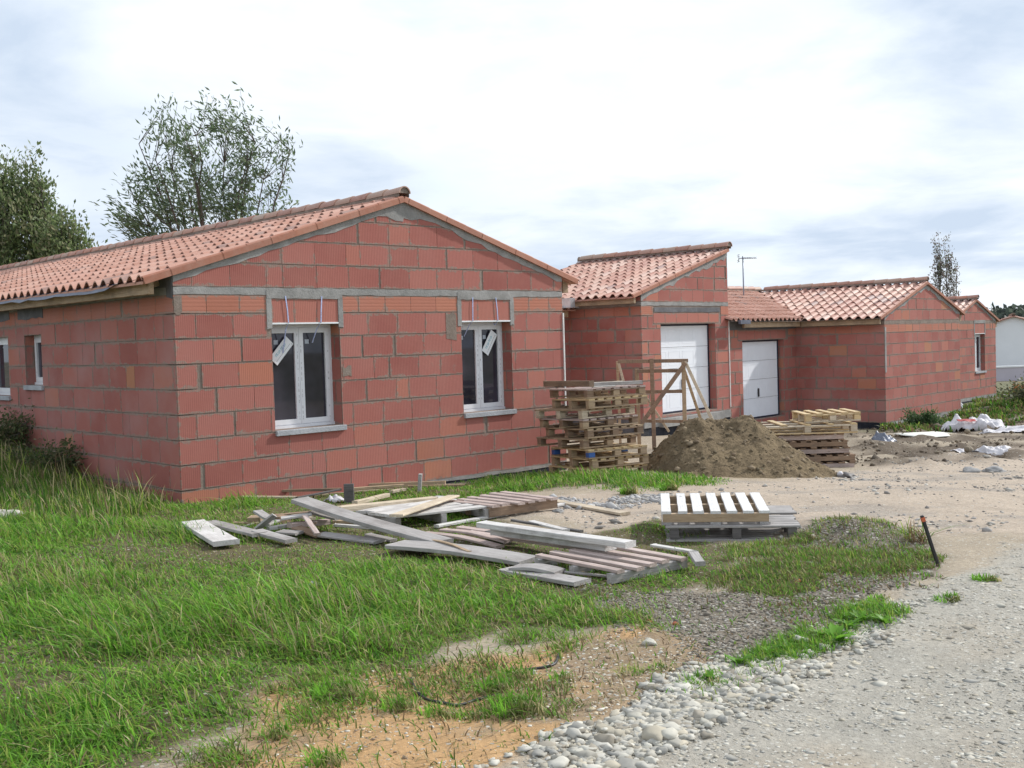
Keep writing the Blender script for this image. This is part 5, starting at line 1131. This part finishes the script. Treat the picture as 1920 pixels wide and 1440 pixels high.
# stakes and post
def stake(p,q,w,t,m,label,nm='stake'):
    p=Vector(p);q=Vector(q);mb=MB();Ln=(q-p).length;mb.box((-w/2,-t/2,0),(w/2,t/2,Ln));o=mb.build(nm,m,bevel=.004);o.location=p
    o.rotation_euler=(q-p).to_track_quat('Z','Y').to_euler();tag(o,label,'stake');return o
p=PT['stake1'];stake((p[0],p[1],zf(p[0],p[1])-.1),(p[0],p[1],p[2]+.21),.115,.05,'w_dark','upright grey timber stake in the grass before the gable wall, left one')
p=PT['stake2'];stake((p[0],p[1],zf(p[0],p[1])-.1),(p[0]+.03,p[1],p[2]+.24),.095,.045,'w_grey','leaning timber stake in the grass before the gable wall, right one')
p=PT['post'];po=stake((p[0]+.02,p[1],zf(p[0],p[1])-.1),(p[0]-.125,p[1],p[2]+.36),.024,.024,'black','thin black marker post with orange tip leaning left at the gravel edge','marker_post');po['category']='post'
mb=MB();mb.box((-.0128,-.0128,.450),(.0128,.0128,.482));t_=mb.build('painted_tip','orangetape',po)
# A-frame trestle behind the sand pile
tb=Vector((4.3,21.0,0));tb.z=zf(4.3,21.0);k=21.0/2045.7
TR=empty('timber_trestle',tb,0,'brown timber trestle frame with sloping legs in front of the first garage door','trestle')
def tx(px): return (px-960-.0307*(720-700))*k
def tz(px,py): return 1.70-(py-(638.5-.0307*(px-960)))*k
def tp(nm,a,b,w,t,m,y0=0,y1=0):
    beamo=None;p=Vector((tx(a[0]),21+y0,tz(*a)))-tb;q=Vector((tx(b[0]),21+y1,tz(*b)))-tb
    mb=MB();Ln=(q-p).length;mb.box((-w/2,-t/2,0),(w/2,t/2,Ln));o=mb.build(nm,m,TR,bevel=.004);o.location=p
    d=(q-p).normalized();xax=Vector((0,1,0)).cross(d).normalized();yax=d.cross(xax)
    o.rotation_euler=Matrix((xax,yax,d)).transposed().to_euler()
tp('rail',(1160,678),(1292,676),.07,.03,'w_brown');tp('rail',(1196,696),(1286,695),.07,.03,'w_brown',.05,.05);tp('rail',(1198,735),(1284,734),.065,.03,'w_brown',.05,.05);tp('rail',(1208,790),(1290,791),.06,.03,'w_brown',.05,.05)
tp('post',(1223,672),(1224,845),.075,.04,'w_brown',-.04,-.04);tp('post',(1283,678),(1283,845),.075,.04,'w_tan',.0,.0);tp('post',(1199,692),(1200,845),.07,.04,'w_tan',.3,.3);tp('post',(1162,678),(1164,845),.05,.04,'w_tan',.3,.3)
tp('brace',(1286,680),(1200,795),.08,.03,'w_brown',-.08,-.08);tp('brace',(1206,735),(1257,812),.045,.03,'w_pale',.1,.3);tp('brace',(1163,680),(1172,716),.05,.02,'w_pale',.2,.2)
tp('sloping_leg',(1286,677),(1356,845),.06,.03,'w_pale',0,-.25);tp('sloping_leg',(1284,690),(1340,850),.055,.03,'w_tan',.05,.5)
# black hoses
def hose(pts,r,label):
    mb=MB();P=[Vector((p[0],p[1],zf(p[0],p[1])+r*.6)) for p in pts]
    Q=[]
    for i in range(len(P)-1):
        for t in (0,.25,.5,.75):
            p0=P[max(i-1,0)];p1=P[i];p2=P[i+1];p3=P[min(i+2,len(P)-1)]
            Q.append(.5*((2*p1)+(p2-p0)*t+(2*p0-5*p1+4*p2-p3)*t*t+(3*p1-p0-3*p2+p3)*t**3))
    Q.append(P[-1]);mb.tube(Q,r,8);o=mb.build('hose','black');tag(o,label,'hose')
hose(PT['hose'],.008,'curved dark hose half buried between grass and orange sand');hose(PT['hose2'],.008,'short dark hose end sticking out of the grey soil')
# sheets, bags and rubbish -----------------------------------------
def crumple(name,p,sx_,sy_,h,mat,label,cat,seed,flat=False,n=26,rot=0):
    u=np.linspace(-1,1,n);U,V_=np.meshgrid(u,u);U=U.ravel();V_=V_.ravel()
    rr=np.hypot(U,V_);hh=h*np.clip(1-rr**2.0,0,1)**.6*(.35+1.2*np.abs(fbm(U*2.2+seed,V_*2.2,seed,3)-.5)*2+.35*fbm(U*2,V_*2,seed+2,2))+ (fbm(U*6,V_*6,seed+4,4)-.5)*h*.6
    edge=1+.25*(fbm(U*3,V_*3,seed+9,2)-.5)
    if flat: hh=(fbm(U*1.5,V_*1.5,seed,3)-.5)*h+.012
    x_=U*sx_*edge;y_=V_*sy_*edge;c,s=math.cos(rot),math.sin(rot)
    Xx=x_*c-y_*s+p[0];Yy=x_*s+y_*c+p[1];Zz=ground_z(Xx,Yy)*(1 if not flat else .0)+(zf(p[0],p[1]) if flat else 0)+hh+(.03 if flat else .01)
    ii=np.arange(n*n).reshape(n,n);Fq=np.stack([ii[:-1,:-1],ii[:-1,1:],ii[1:,1:],ii[1:,:-1]],-1).reshape(-1,4)
    if not flat:
        keep=(rr[Fq]<1.02).all(1);Fq=Fq[keep]
    o=npmesh(name,np.stack([Xx-p[0],Yy-p[1],Zz-zf(*p[:2])],1),[Fq],None,mat,not flat)
    o.location=(p[0],p[1],zf(*p[:2]));so=o.modifiers.new('s','SOLIDIFY');so.thickness=.006
    tag(o,label,cat);return o
b=crumple('rubble_bag',PT['bags'],.75,.42,.33,'bag','large collapsed white building bag in a heap before the far gable','bag',5)
r=crumple('red_print',(PT['bags'][0]-.35,PT['bags'][1]-.42),.22,.05,.04,'redprint',None,'x',6,flat=True);r.parent=b;r.location=(-.3,-.3,.24);r.rotation_euler=(.5,0,.1);del r['category']
crumple('white_sheeting',PT['bagl'],.7,.35,.07,'bag','torn white sheeting spread on the mud right of the collapsed bag','sheeting',7)
crumple('white_board_sheet',PT['sheet'],.55,.55,.01,'board','flat pale board lying on the mud in front of the far gable','board',8,flat=True,n=6,rot=.3)
crumple('white_sheeting',PT['sheet2'],.22,.12,.06,'bag','small white scrap of sheeting on the mud, left of the crumpled one','sheeting',9)
crumple('white_sheeting',PT['sheet3'],.32,.12,.09,'bag','crumpled white scrap at the right end of the mud','sheeting',10)
crumple('blue_pipe_cover',PT['blue'],.9,.12,.08,'blue','long blue plastic piece lying in weeds by the furthest gable','plastic sheet',11,rot=.55)
crumple('white_block',PT['white2'],.28,.2,.3,'paper','white polystyrene lump at the plinth corner between the two far gables','polystyrene',12)
crumple('plastic_wrapper',PT['plast'],.045,.035,.05,'bag','small clear plastic wrapper lying in the lawn','wrapper',13,n=14)
crumple('white_rag',PT['rag'],.14,.09,.07,'bag','white rag beside the upright stake at the gable wall','rag',14,n=16)
crumple('blue_scrap',PT['tarp1'],.25,.2,.12,'membrane','dark blue grey scrap in a puddle rut of the mud','rubbish',15)
# sand pile ---------------------------------------------------------
n=150;gx=np.linspace(1.3,5.6,n);gy=np.linspace(13.6,18.2,n);GX,GY=np.meshgrid(gx,gy);GX=GX.ravel();GY=GY.ravel()
def cone(cx,cy,h,sl,sr,sf,sb):
    dx=GX-cx;dy=GY-cy;d=np.hypot(dx*np.where(dx<0,sl,sr),dy*np.where(dy<0,sf,sb))
    return h-np.sqrt(d*d+.012)+.10
wx=(fbm(GX*1.7,GY*1.7,88,3)-.5)*.25
GXo=GX;GX=GX+wx
hh=np.maximum.reduce([cone(2.66,15.95,.76,1.05,.75,.46,.5),cone(3.40,16.05,.79,.6,.80,.46,.55),cone(3.02,16.1,.76,.9,.9,.46,.55),cone(3.0,15.5,.58,.7,.72,.48,.5),cone(3.6,15.45,.42,.6,.52,.44,.5)])
GX=GXo
hh=hh+(fbm(GX*3,GY*3,90,4)-.5)*.22*np.clip(hh*3,0,1)+(fbm(GX*9,GY*9,91,4)-.5)*.09+(vnoise(GX*26,GY*26,92)-.5)*.025
ZZ=gz(GX,GY)+rough(GX,GY)+np.where(hh<0,hh*.6,hh)-.015
ii=np.arange(n*n).reshape(n,n);Fq=np.stack([ii[:-1,:-1],ii[:-1,1:],ii[1:,1:],ii[1:,:-1]],-1).reshape(-1,4)
Fq=Fq[(hh[Fq]>-.12).any(1)]
ck=np.where((hh>.03)&(np.random.default_rng(4).random(len(hh))<.13))[0]
stones('pile_clods',GX[ck],GY[ck],r0.lognormal(0,.6,len(ck))*.011,.9,.1,1,[(.20,.15,.10),(.27,.21,.14),(.14,.11,.07)],37,'loose clods and lumps on the surface of the sand pile','clods',z=ZZ[ck])
sp_=npmesh('sand_pile',np.stack([GX,GY,ZZ],1),[Fq],None,'sand',True);tag(sp_,'heap of brown building sand between the two pallet stacks','sand pile')
# ---------------------------------------------------------------- shrubs and trees
def leaves(P,D,ln,wd,cols,seed,name,parent=None,curl=.15):
    """P points, D directions"""
    r=np.random.default_rng(seed);n=len(P);D=D/np.linalg.norm(D,axis=1,keepdims=True)
    s=np.cross(D,r.normal(0,1,(n,3)));s/=np.linalg.norm(s,axis=1,keepdims=True);nn=np.cross(D,s)
    l=(ln*r.uniform(.6,1.3,n))[:,None];w=(wd*r.uniform(.7,1.2,n))[:,None]
    V=np.stack([P,P+D*l*.5+s*w*.5+nn*l*curl*.5,P+D*l,P+D*l*.5-s*w*.5+nn*l*curl*.5],1)
    cc=np.array(cols)[r.integers(0,len(cols),n)]*r.uniform(.7,1.25,(n,1))
    F=(np.arange(n)*4)[:,None]+np.array([0,1,2,3])
    o=npmesh(name,V.reshape(-1,3),[F],np.repeat(cc,4,0),'leaf',False)
    if parent: o.parent=parent
    return o
def tree(label,loc,ells,stems,twigs,seed,leafn,ln,wd,cols,wind=(0,0,0),name='tree',trunk_r=.07,cluster=.16,group=None,cat='tree',steep=.8,span=.55):
    """ells: crown ellipsoids (x,y,z,rx,ry,rz) relative to the base; stems fan out from the base, twigs reach targets inside the crown"""
    r=np.random.default_rng(seed);root=empty(name,loc,0,label,cat,group);mb=MB();E_=np.array(ells);vol=E_[:,3]*E_[:,4]*E_[:,5]
    def sample(n,shell=.35):
        k=r.choice(len(E_),n,p=vol/vol.sum());d=r.normal(0,1,(n,3));d/=np.linalg.norm(d,axis=1,keepdims=True);q=(r.uniform(shell,1,n)**.5)[:,None]
        return E_[k,:3]+d*q*E_[k,3:]
    tops=sample(stems*6,.6);tops=tops[np.argsort(-tops[:,2])][:stems*4];tops=tops[np.argsort(tops[:,0])][np.linspace(0,len(tops)-1,stems).astype(int)]
    S=[]
    for i,tp_ in enumerate(tops):
        n=12;p0=np.array([r.uniform(-.12,.12),r.uniform(-.12,.12),-.2]);ts=np.linspace(0,1,n)
        path=np.stack([p0[0]+(tp_[0]-p0[0])*ts**1.35,p0[1]+(tp_[1]-p0[1])*ts**1.35,p0[2]+(tp_[2]-p0[2])*ts],1)+r.normal(0,.035,(n,3))*ts[:,None]
        mb.tube([Vector(q) for q in path],[trunk_r*(1-.85*t)*1. for t in ts],6,cap=False);S.append(path)
    allp=np.concatenate(S);LP=[];LD=[]
    T=sample(twigs)
    for t_ in T:
        dxy=np.hypot(allp[:,0]-t_[0],allp[:,1]-t_[1]);want=t_[2]-dxy*steep-.1
        c=dxy+np.abs(allp[:,2]-want)*.8+(allp[:,2]>t_[2])*2+(allp[:,2]<.8)*3
        k=np.argsort(c)[r.integers(0,3)];p0=allp[k];n=6;ts=np.linspace(0,1,n)
        mid=(p0+t_)/2+np.array([0,0,-.05])*np.linalg.norm(t_-p0)+r.normal(0,.05,3)
        path=np.array([(1-t)**2*p0+2*t*(1-t)*mid+t*t*t_ for t in ts]);Ln=np.linalg.norm(t_-p0)
        mb.tube([Vector(q) for q in path],[max(.004,trunk_r*.16*min(1,Ln))*(1-.75*t) for t in ts],4,cap=False)
        d=path[-1]-path[-3];d=d/(np.linalg.norm(d)+1e-6)
        for t in np.linspace(1-span,1,6):
            LP.append((1-t)**2*p0+2*t*(1-t)*mid+t*t*t_);LD.append(d)
    mb.build('trunk','bark',root)
    LP=np.array(LP);LD=np.array(LD);ix=r.integers(0,len(LP),leafn)
    P=LP[ix]+r.normal(0,cluster,(leafn,3))*np.array([1,1,.7]);D=LD[ix]+r.normal(0,.55,(leafn,3))+np.array(wind)
    leaves(P,D,ln,wd,cols,seed,'crown',root);return root
WG=[(.13,.19,.09),(.18,.25,.14),(.10,.15,.075),(.25,.31,.21)]
# crown shapes in metres at the tree's own place
tree('open multi stemmed tree with wind swept narrow leaves behind the main roof',(-6.8,25.5,0),[(-.25,0,6.1,1.55,1.3,1.15),(-1.8,0,5.2,.75,.8,.75),(1.3,.1,6.1,.75,.7,.8),(-.75,0,7.1,.6,.6,.55),(.45,0,7.25,.65,.6,.7),(-1.3,0,4.7,1.1,.9,.55),(1.0,0,4.9,1.0,.8,.6),(-.1,0,4.9,1.3,1.,.9)],15,400,7,6800,.16,.045,WG,(-.55,0,-.05),trunk_r=.065,cluster=.12)
TG=[(.17,.23,.09),(.22,.28,.13),(.12,.17,.07),(.28,.29,.17)]
tree('dense tall tree at the left edge behind the roof with twin spires',(-13.2,30,.4),[(-.1,0,4.6,1.15,1.2,1.9),(-.2,0,6.3,.28,.4,.95),(.45,0,6.3,.2,.3,.8),(-.9,0,6.0,.35,.4,.9),(.2,0,3.6,1.2,1.1,1.2)],9,420,21,17000,.14,.065,TG,(-.1,0,0),trunk_r=.08,cluster=.14,group='dense trees behind the roof at left',steep=1.2)
tree('dense bushy tree peeping lower to the right of the tall one at the left edge',(-11.7,29.0,.4),[(0,0,3.7,.62,.7,1.35),(.35,0,3.2,.6,.6,1.),(.1,0,4.7,.25,.3,.45)],7,220,22,8500,.13,.06,TG,(-.1,0,0),trunk_r=.05,cluster=.15,group='dense trees behind the roof at left',steep=1.2)
tree('dense dark tree furthest left, cut by the picture edge',(-15.3,30.5,.4),[(0,0,4.4,1.3,1.3,2.0),(.2,0,6.0,.6,.6,.9)],8,420,23,18000,.14,.065,TG,(-.1,0,0),trunk_r=.08,cluster=.22,group='dense trees behind the roof at left',steep=1.2)
PG=[(.20,.16,.15),(.16,.16,.11),(.24,.19,.18),(.17,.19,.12)]
tree('slim half bare poplar behind the far gables, left one of the pair',(23.55,60,-.8),[(0,0,5.2,.36,.36,2.1),(-.1,0,7.2,.22,.22,.9),(0,0,3.2,.5,.5,1.6)],5,170,31,2300,.12,.075,PG,(0,0,0),trunk_r=.06,cluster=.10,group='slim poplars behind the far gables',steep=2.6)
tree('slim half bare poplar behind the far gables, right one of the pair',(24.45,60.5,-.8),[(0,0,4.6,.42,.42,2.0),(-.15,0,6.6,.25,.25,1.1),(.2,0,3.0,.55,.5,1.4)],5,190,32,2600,.12,.075,PG,(0,0,0),trunk_r=.06,cluster=.10,group='slim poplars behind the far gables',steep=2.6)
def shrub(label,loc,w,h,n,seed,cols=TG,ln=.07,name='shrub',group=None):
    root=empty(name,loc,0,label,'shrub',group);rn=np.random.default_rng(seed);mb=MB();P=[];D=[]
    for i in range(22):
        a=rn.uniform(0,6.28);rr=w*rn.uniform(.2,1);tip=Vector((math.cos(a)*rr,math.sin(a)*rr*.8,h*rn.uniform(.5,1)));mid=tip*.5+Vector((0,0,h*.12));mb.tube([Vector((0,0,-.05)),mid,tip],[.012,.008,.003],4,cap=False)
        for t in np.linspace(.3,1,10): P.append((tip*t)[:]);D.append((tip.normalized())[:])
    mb.build('stems','bark',root);P=np.array(P);D=np.array(D);ix=rn.integers(0,len(P),n)
    leaves(P[ix]+rn.normal(0,.07*w/.5,(n,3)),D[ix]+rn.normal(0,.6,(n,3)),ln,ln*.5,cols,seed,'foliage',root);return root
p=PT['shrub'];shrub('dark green bushy weed at the corner plinth of the L shaped bungalow',(p[0]+.1,p[1]-.25,p[2]),.5,.5,3200,41,[(.04,.09,.03),(.06,.12,.04),(.09,.15,.06),(.14,.19,.10)])
shrub('greenish weedy bush beyond the dark earth heap at the right edge',(19.2,38.5,-.95),1.3,.5,3800,42,[(.10,.14,.05),(.16,.18,.07),(.08,.11,.04),(.25,.20,.10)],.12)
shrub('weedy bush in front of the pale boundary wall, furthest right',(21.6,42.5,-1.0),1.5,.5,3800,43,[(.10,.14,.05),(.16,.18,.07),(.08,.11,.04)],.12)
shrub('orange tinged bush against the furthest gable corner',(18.1,38.4,-.95),.5,.5,1300,44,[(.30,.16,.06),(.16,.18,.07),(.35,.12,.05)],.10)
shrub('dark weedy bush on the earth heap at the right edge',(PT['dark'][0]+.9,PT['dark'][1]-.2,-.65),1.3,.45,3800,45,[(.05,.07,.03),(.09,.10,.05),(.12,.12,.07)],.10)
p=PT['weed'];tuft(p[0],p[1],70,.22,.010,dict(green=3,yellow=1,brown=3),'reddish weed left of the leaning marker post',190,.10)
if 0: shrub('tall reddish weed left of the leaning marker post',(p[0],p[1],zf(p[0],p[1])),.16,.30,190,46,[(.09,.16,.04),(.14,.22,.05),(.22,.10,.06)],.035)
# tall weeds in the corner left of the side wall
for i,(p,l) in enumerate(zip(PT['cornerweed'],['dark bushy weeds rising against the side wall below the small window','lower bush of weeds by the side wall nearer the house corner','bushy weeds at the left edge below the second small window'])):
    shrub(l,(p[0]-.25,p[1]-.45,zf(p[0],p[1])),.8,[.42,.25,.5][i],2600,50+i,[(.08,.12,.05),(.11,.15,.06),(.15,.17,.08),(.20,.18,.10)],.06,group='bushes along the side wall')
r=np.random.default_rng(8);n=260
t=r.uniform(0,1,n);x=-3.9-4.1*t+r.normal(0,.35,n);y=11.9+4.0*t+r.normal(0,.35,n)-.5;k=outside(x,y)&(x<-3.6)
blades('tall_stalks',x[k],y[k],r.uniform(.2,.55,k.sum()),np.full(k.sum(),.012),dict(straw=4,brown=2,olive=2,yellow=1),12,.35,'tall dry stalks rising along the shaded side wall')
n=9000;t=r.uniform(0,1,n);x=-4.0-4.6*t+r.normal(0,.5,n);y=11.6+4.2*t+r.normal(0,.5,n)-.5;k=outside(x,y)&(x<-3.9)
blades('tall_grass',x[k],y[k],r.uniform(.10,.27,k.sum()),r.uniform(.008,.014,k.sum()),dict(green=3,olive=3,yellow=2,straw=2,dark=3),13,.5,'taller uncut grass below the shaded side wall')
# far wood on the horizon
rn=np.random.default_rng(5);n=30000
x=rn.uniform(98,330,n);base=230+rn.normal(0,12,n);hgt=np.clip(2.4+3.2*fbm(x*.03,x*0,3,3)+4*fbm(x*.16,x*0,6,3),3,30)
hill=5.0*np.exp(-((x-250)/90)**2)
P=np.stack([x,base,-2+hill+hgt*np.sqrt(rn.random(n))],1)
o=leaves(P,rn.normal(0,1,(n,3)),1.3,1.1,[(.055,.075,.06),(.075,.095,.075),(.045,.06,.05)],9,'far_wood');tag(o,'dark wooded ridge on the horizon at the right','wood',kind='stuff')
mb=MB()
xs_=np.linspace(50,340,40)
for a,b in zip(xs_[:-1],xs_[1:]):
    za=2+8*math.exp(-((a-250)/110)**2);zb_=2+8*math.exp(-((b-250)/110)**2)
    mb.face([(a,228,-3),(b,228,-3),(b,240,zb_),(a,240,za)]);mb.face([(a,240,za),(b,240,zb_),(b,300,-3),(a,300,-3)])
M['hill']=simple('hill_ground',(.05,.065,.05),.95,bmp=0,scale=.05)
tag(mb.build('hills','hill'),'low dark hill behind the far houses','hill',kind='structure')
# antenna
def wl(par,x,y):
    c,s=math.cos(TH2),math.sin(TH2);return (par.location.x+x*c-y*s,par.location.y+x*s+y*c)
ax,ay=6.75,31.5
AN.location=(ax,ay,2.0)
mb=MB();mb.tube([(0,0,0),(0,0,1.92)],.02,6);mb.build('mast','mast',AN)
mb=MB();mb.tube([(-.12,0,1.86),(.42,.1,1.86)],.012,5)
for i in range(9): mb.tube([(-.02+i*.05,-.10,1.86+.012),(-.02+i*.05,.12,1.86+.012)],.006,4);mb.tube([(-.02+i*.05,0,1.83),(-.02+i*.05,0,1.89)],.005,4)
mb.build('boom','mast',AN)
mb=MB()
for dz in (-.1,-.05,.05,.1): mb.tube([(-.13,-.15,1.86+dz),(-.13,.15,1.86+dz)],.008,4)
mb.tube([(-.13,0,1.75),(-.11,0,1.97)],.008,4);mb.build('reflector','mast',AN)
# ---------------------------------------------------------------- light and camera
SAZ=R(62);SEL=R(36)
sd=Vector((math.sin(SAZ)*math.cos(SEL),math.cos(SAZ)*math.cos(SEL),math.sin(SEL)))
sl=bpy.data.lights.new('sun','SUN');sl.energy=4.1;sl.angle=R(2);sl.color=(1,.97,.92);so=bpy.data.objects.new('sun',sl);col.objects.link(so);so.rotation_euler=sd.to_track_quat('Z','Y').to_euler()
w=bpy.data.worlds.new('World');scene.world=w;w.use_nodes=True;nt=w.node_tree;bg=nt.nodes['Background']
sky=nt.nodes.new('ShaderNodeTexSky');sky.sky_type='NISHITA';sky.sun_disc=False;sky.sun_elevation=SEL;sky.sun_rotation=SAZ
tc=nt.nodes.new('ShaderNodeTexCoord');gen=tc.outputs['Generated']
sx3=nt.nodes.new('ShaderNodeSeparateXYZ');nt.links.new(gen,sx3.inputs[0])
zz=math_(nt,'ADD',math_(nt,'MAXIMUM',sx3.outputs[2],0),.16)
cb=nt.nodes.new('ShaderNodeCombineXYZ');nt.links.new(math_(nt,'DIVIDE',sx3.outputs[0],zz),cb.inputs[0]);nt.links.new(math_(nt,'DIVIDE',sx3.outputs[1],zz),cb.inputs[1])
n1=noise(nt,cb.outputs[0],1.7,7,.56,.25);n2=noise(nt,cb.outputs[0],.55,3,.5)
cov=ramp(nt,n1,[(.30,0.),(.46,1.)])
dark=math_(nt,'MULTIPLY_ADD',ramp(nt,n2,[(.38,0.),(.62,1.)]),.55,math_(nt,'MULTIPLY',ramp(nt,n1,[(.45,0.),(.7,1.)]),.25))
def blob(px,py,wx,wy,amp,acc):
    cx=(px-960)/2045.7;cy=(720-py)/2045.7;rl=.030745;u=cx*math.cos(rl)+cy*math.sin(rl);v=-cx*math.sin(rl)+cy*math.cos(rl);pt=.03983
    d=Vector((u,math.cos(pt)+v*math.sin(pt),-math.sin(pt)+v*math.cos(pt))).normalized()
    mp=nt.nodes.new('ShaderNodeVectorMath');mp.operation='SUBTRACT';nt.links.new(gen,mp.inputs[0]);mp.inputs[1].default_value=d
    s=nt.nodes.new('ShaderNodeVectorMath');s.operation='MULTIPLY';nt.links.new(mp.outputs[0],s.inputs[0]);s.inputs[1].default_value=(1/wx,1/wx,1/wy)
    l=nt.nodes.new('ShaderNodeVectorMath');l.operation='LENGTH';nt.links.new(s.outputs[0],l.inputs[0])
    g_=math_(nt,'EXPONENT',math_(nt,'MULTIPLY',math_(nt,'MULTIPLY',l.outputs['Value'],l.outputs['Value']),-1.))
    return math_(nt,'MULTIPLY_ADD',g_,amp,acc)
acc=dark
acc=math_(nt,'MULTIPLY_ADD',n1,1.9,math_(nt,'ADD',acc,-.92))
for b in ((230,330,.10,.07,.45),(1560,450,.18,.03,.55),(1180,490,.12,.03,.3),(1880,70,.07,.06,.4),(60,20,.06,.05,.25),(640,330,.12,.05,.4),(80,200,.07,.05,.3),(1000,170,.22,.07,-.8),(330,90,.14,.035,-.5),(1300,250,.18,.06,-.4),(1880,570,.08,.025,-1.0),(1650,180,.10,.05,.1)):
    acc=blob(*b,acc)
acc=math_(nt,'MAXIMUM',math_(nt,'MINIMUM',acc,1.),0.)
cl=mix(nt,acc,(8.9,9.5,10.2,1),(5.7,6.7,8.1,1))
skyb=nt.nodes.new('ShaderNodeVectorMath');skyb.operation='SCALE';nt.links.new(sky.outputs[0],skyb.inputs[0]);skyb.inputs['Scale'].default_value=1.6
fin=mix(nt,math_(nt,'MULTIPLY_ADD',cov,.22,.78),skyb.outputs[0],cl)
nt.links.new(fin,bg.inputs[0]);bg.inputs[1].default_value=.114
cam=bpy.data.cameras.new('camera');co=bpy.data.objects.new('camera',cam);col.objects.link(co);scene.camera=co
cam.sensor_width=36;cam.lens=2045.7/1920*36;cam.clip_end=3000;cam.clip_start=.05
pt,rl=.03983,.030745
fwd=Vector((0,math.cos(pt),-math.sin(pt)));upv=Vector((0,math.sin(pt),math.cos(pt)));rt=Vector((1,0,0))
# image up axis leans to the right of the true vertical
cu=upv*math.cos(rl)+rt*math.sin(rl);cr=rt*math.cos(rl)-upv*math.sin(rl)
co.matrix_world=Matrix(((cr.x,cu.x,-fwd.x,0),(cr.y,cu.y,-fwd.y,0),(cr.z,cu.z,-fwd.z,1.70),(0,0,0,1)))
scene.render.resolution_x=1024;scene.render.resolution_y=768
scene.view_settings.view_transform='Standard';scene.view_settings.look='None';scene.view_settings.exposure=0;scene.view_settings.gamma=1
scene.render.engine='CYCLES'
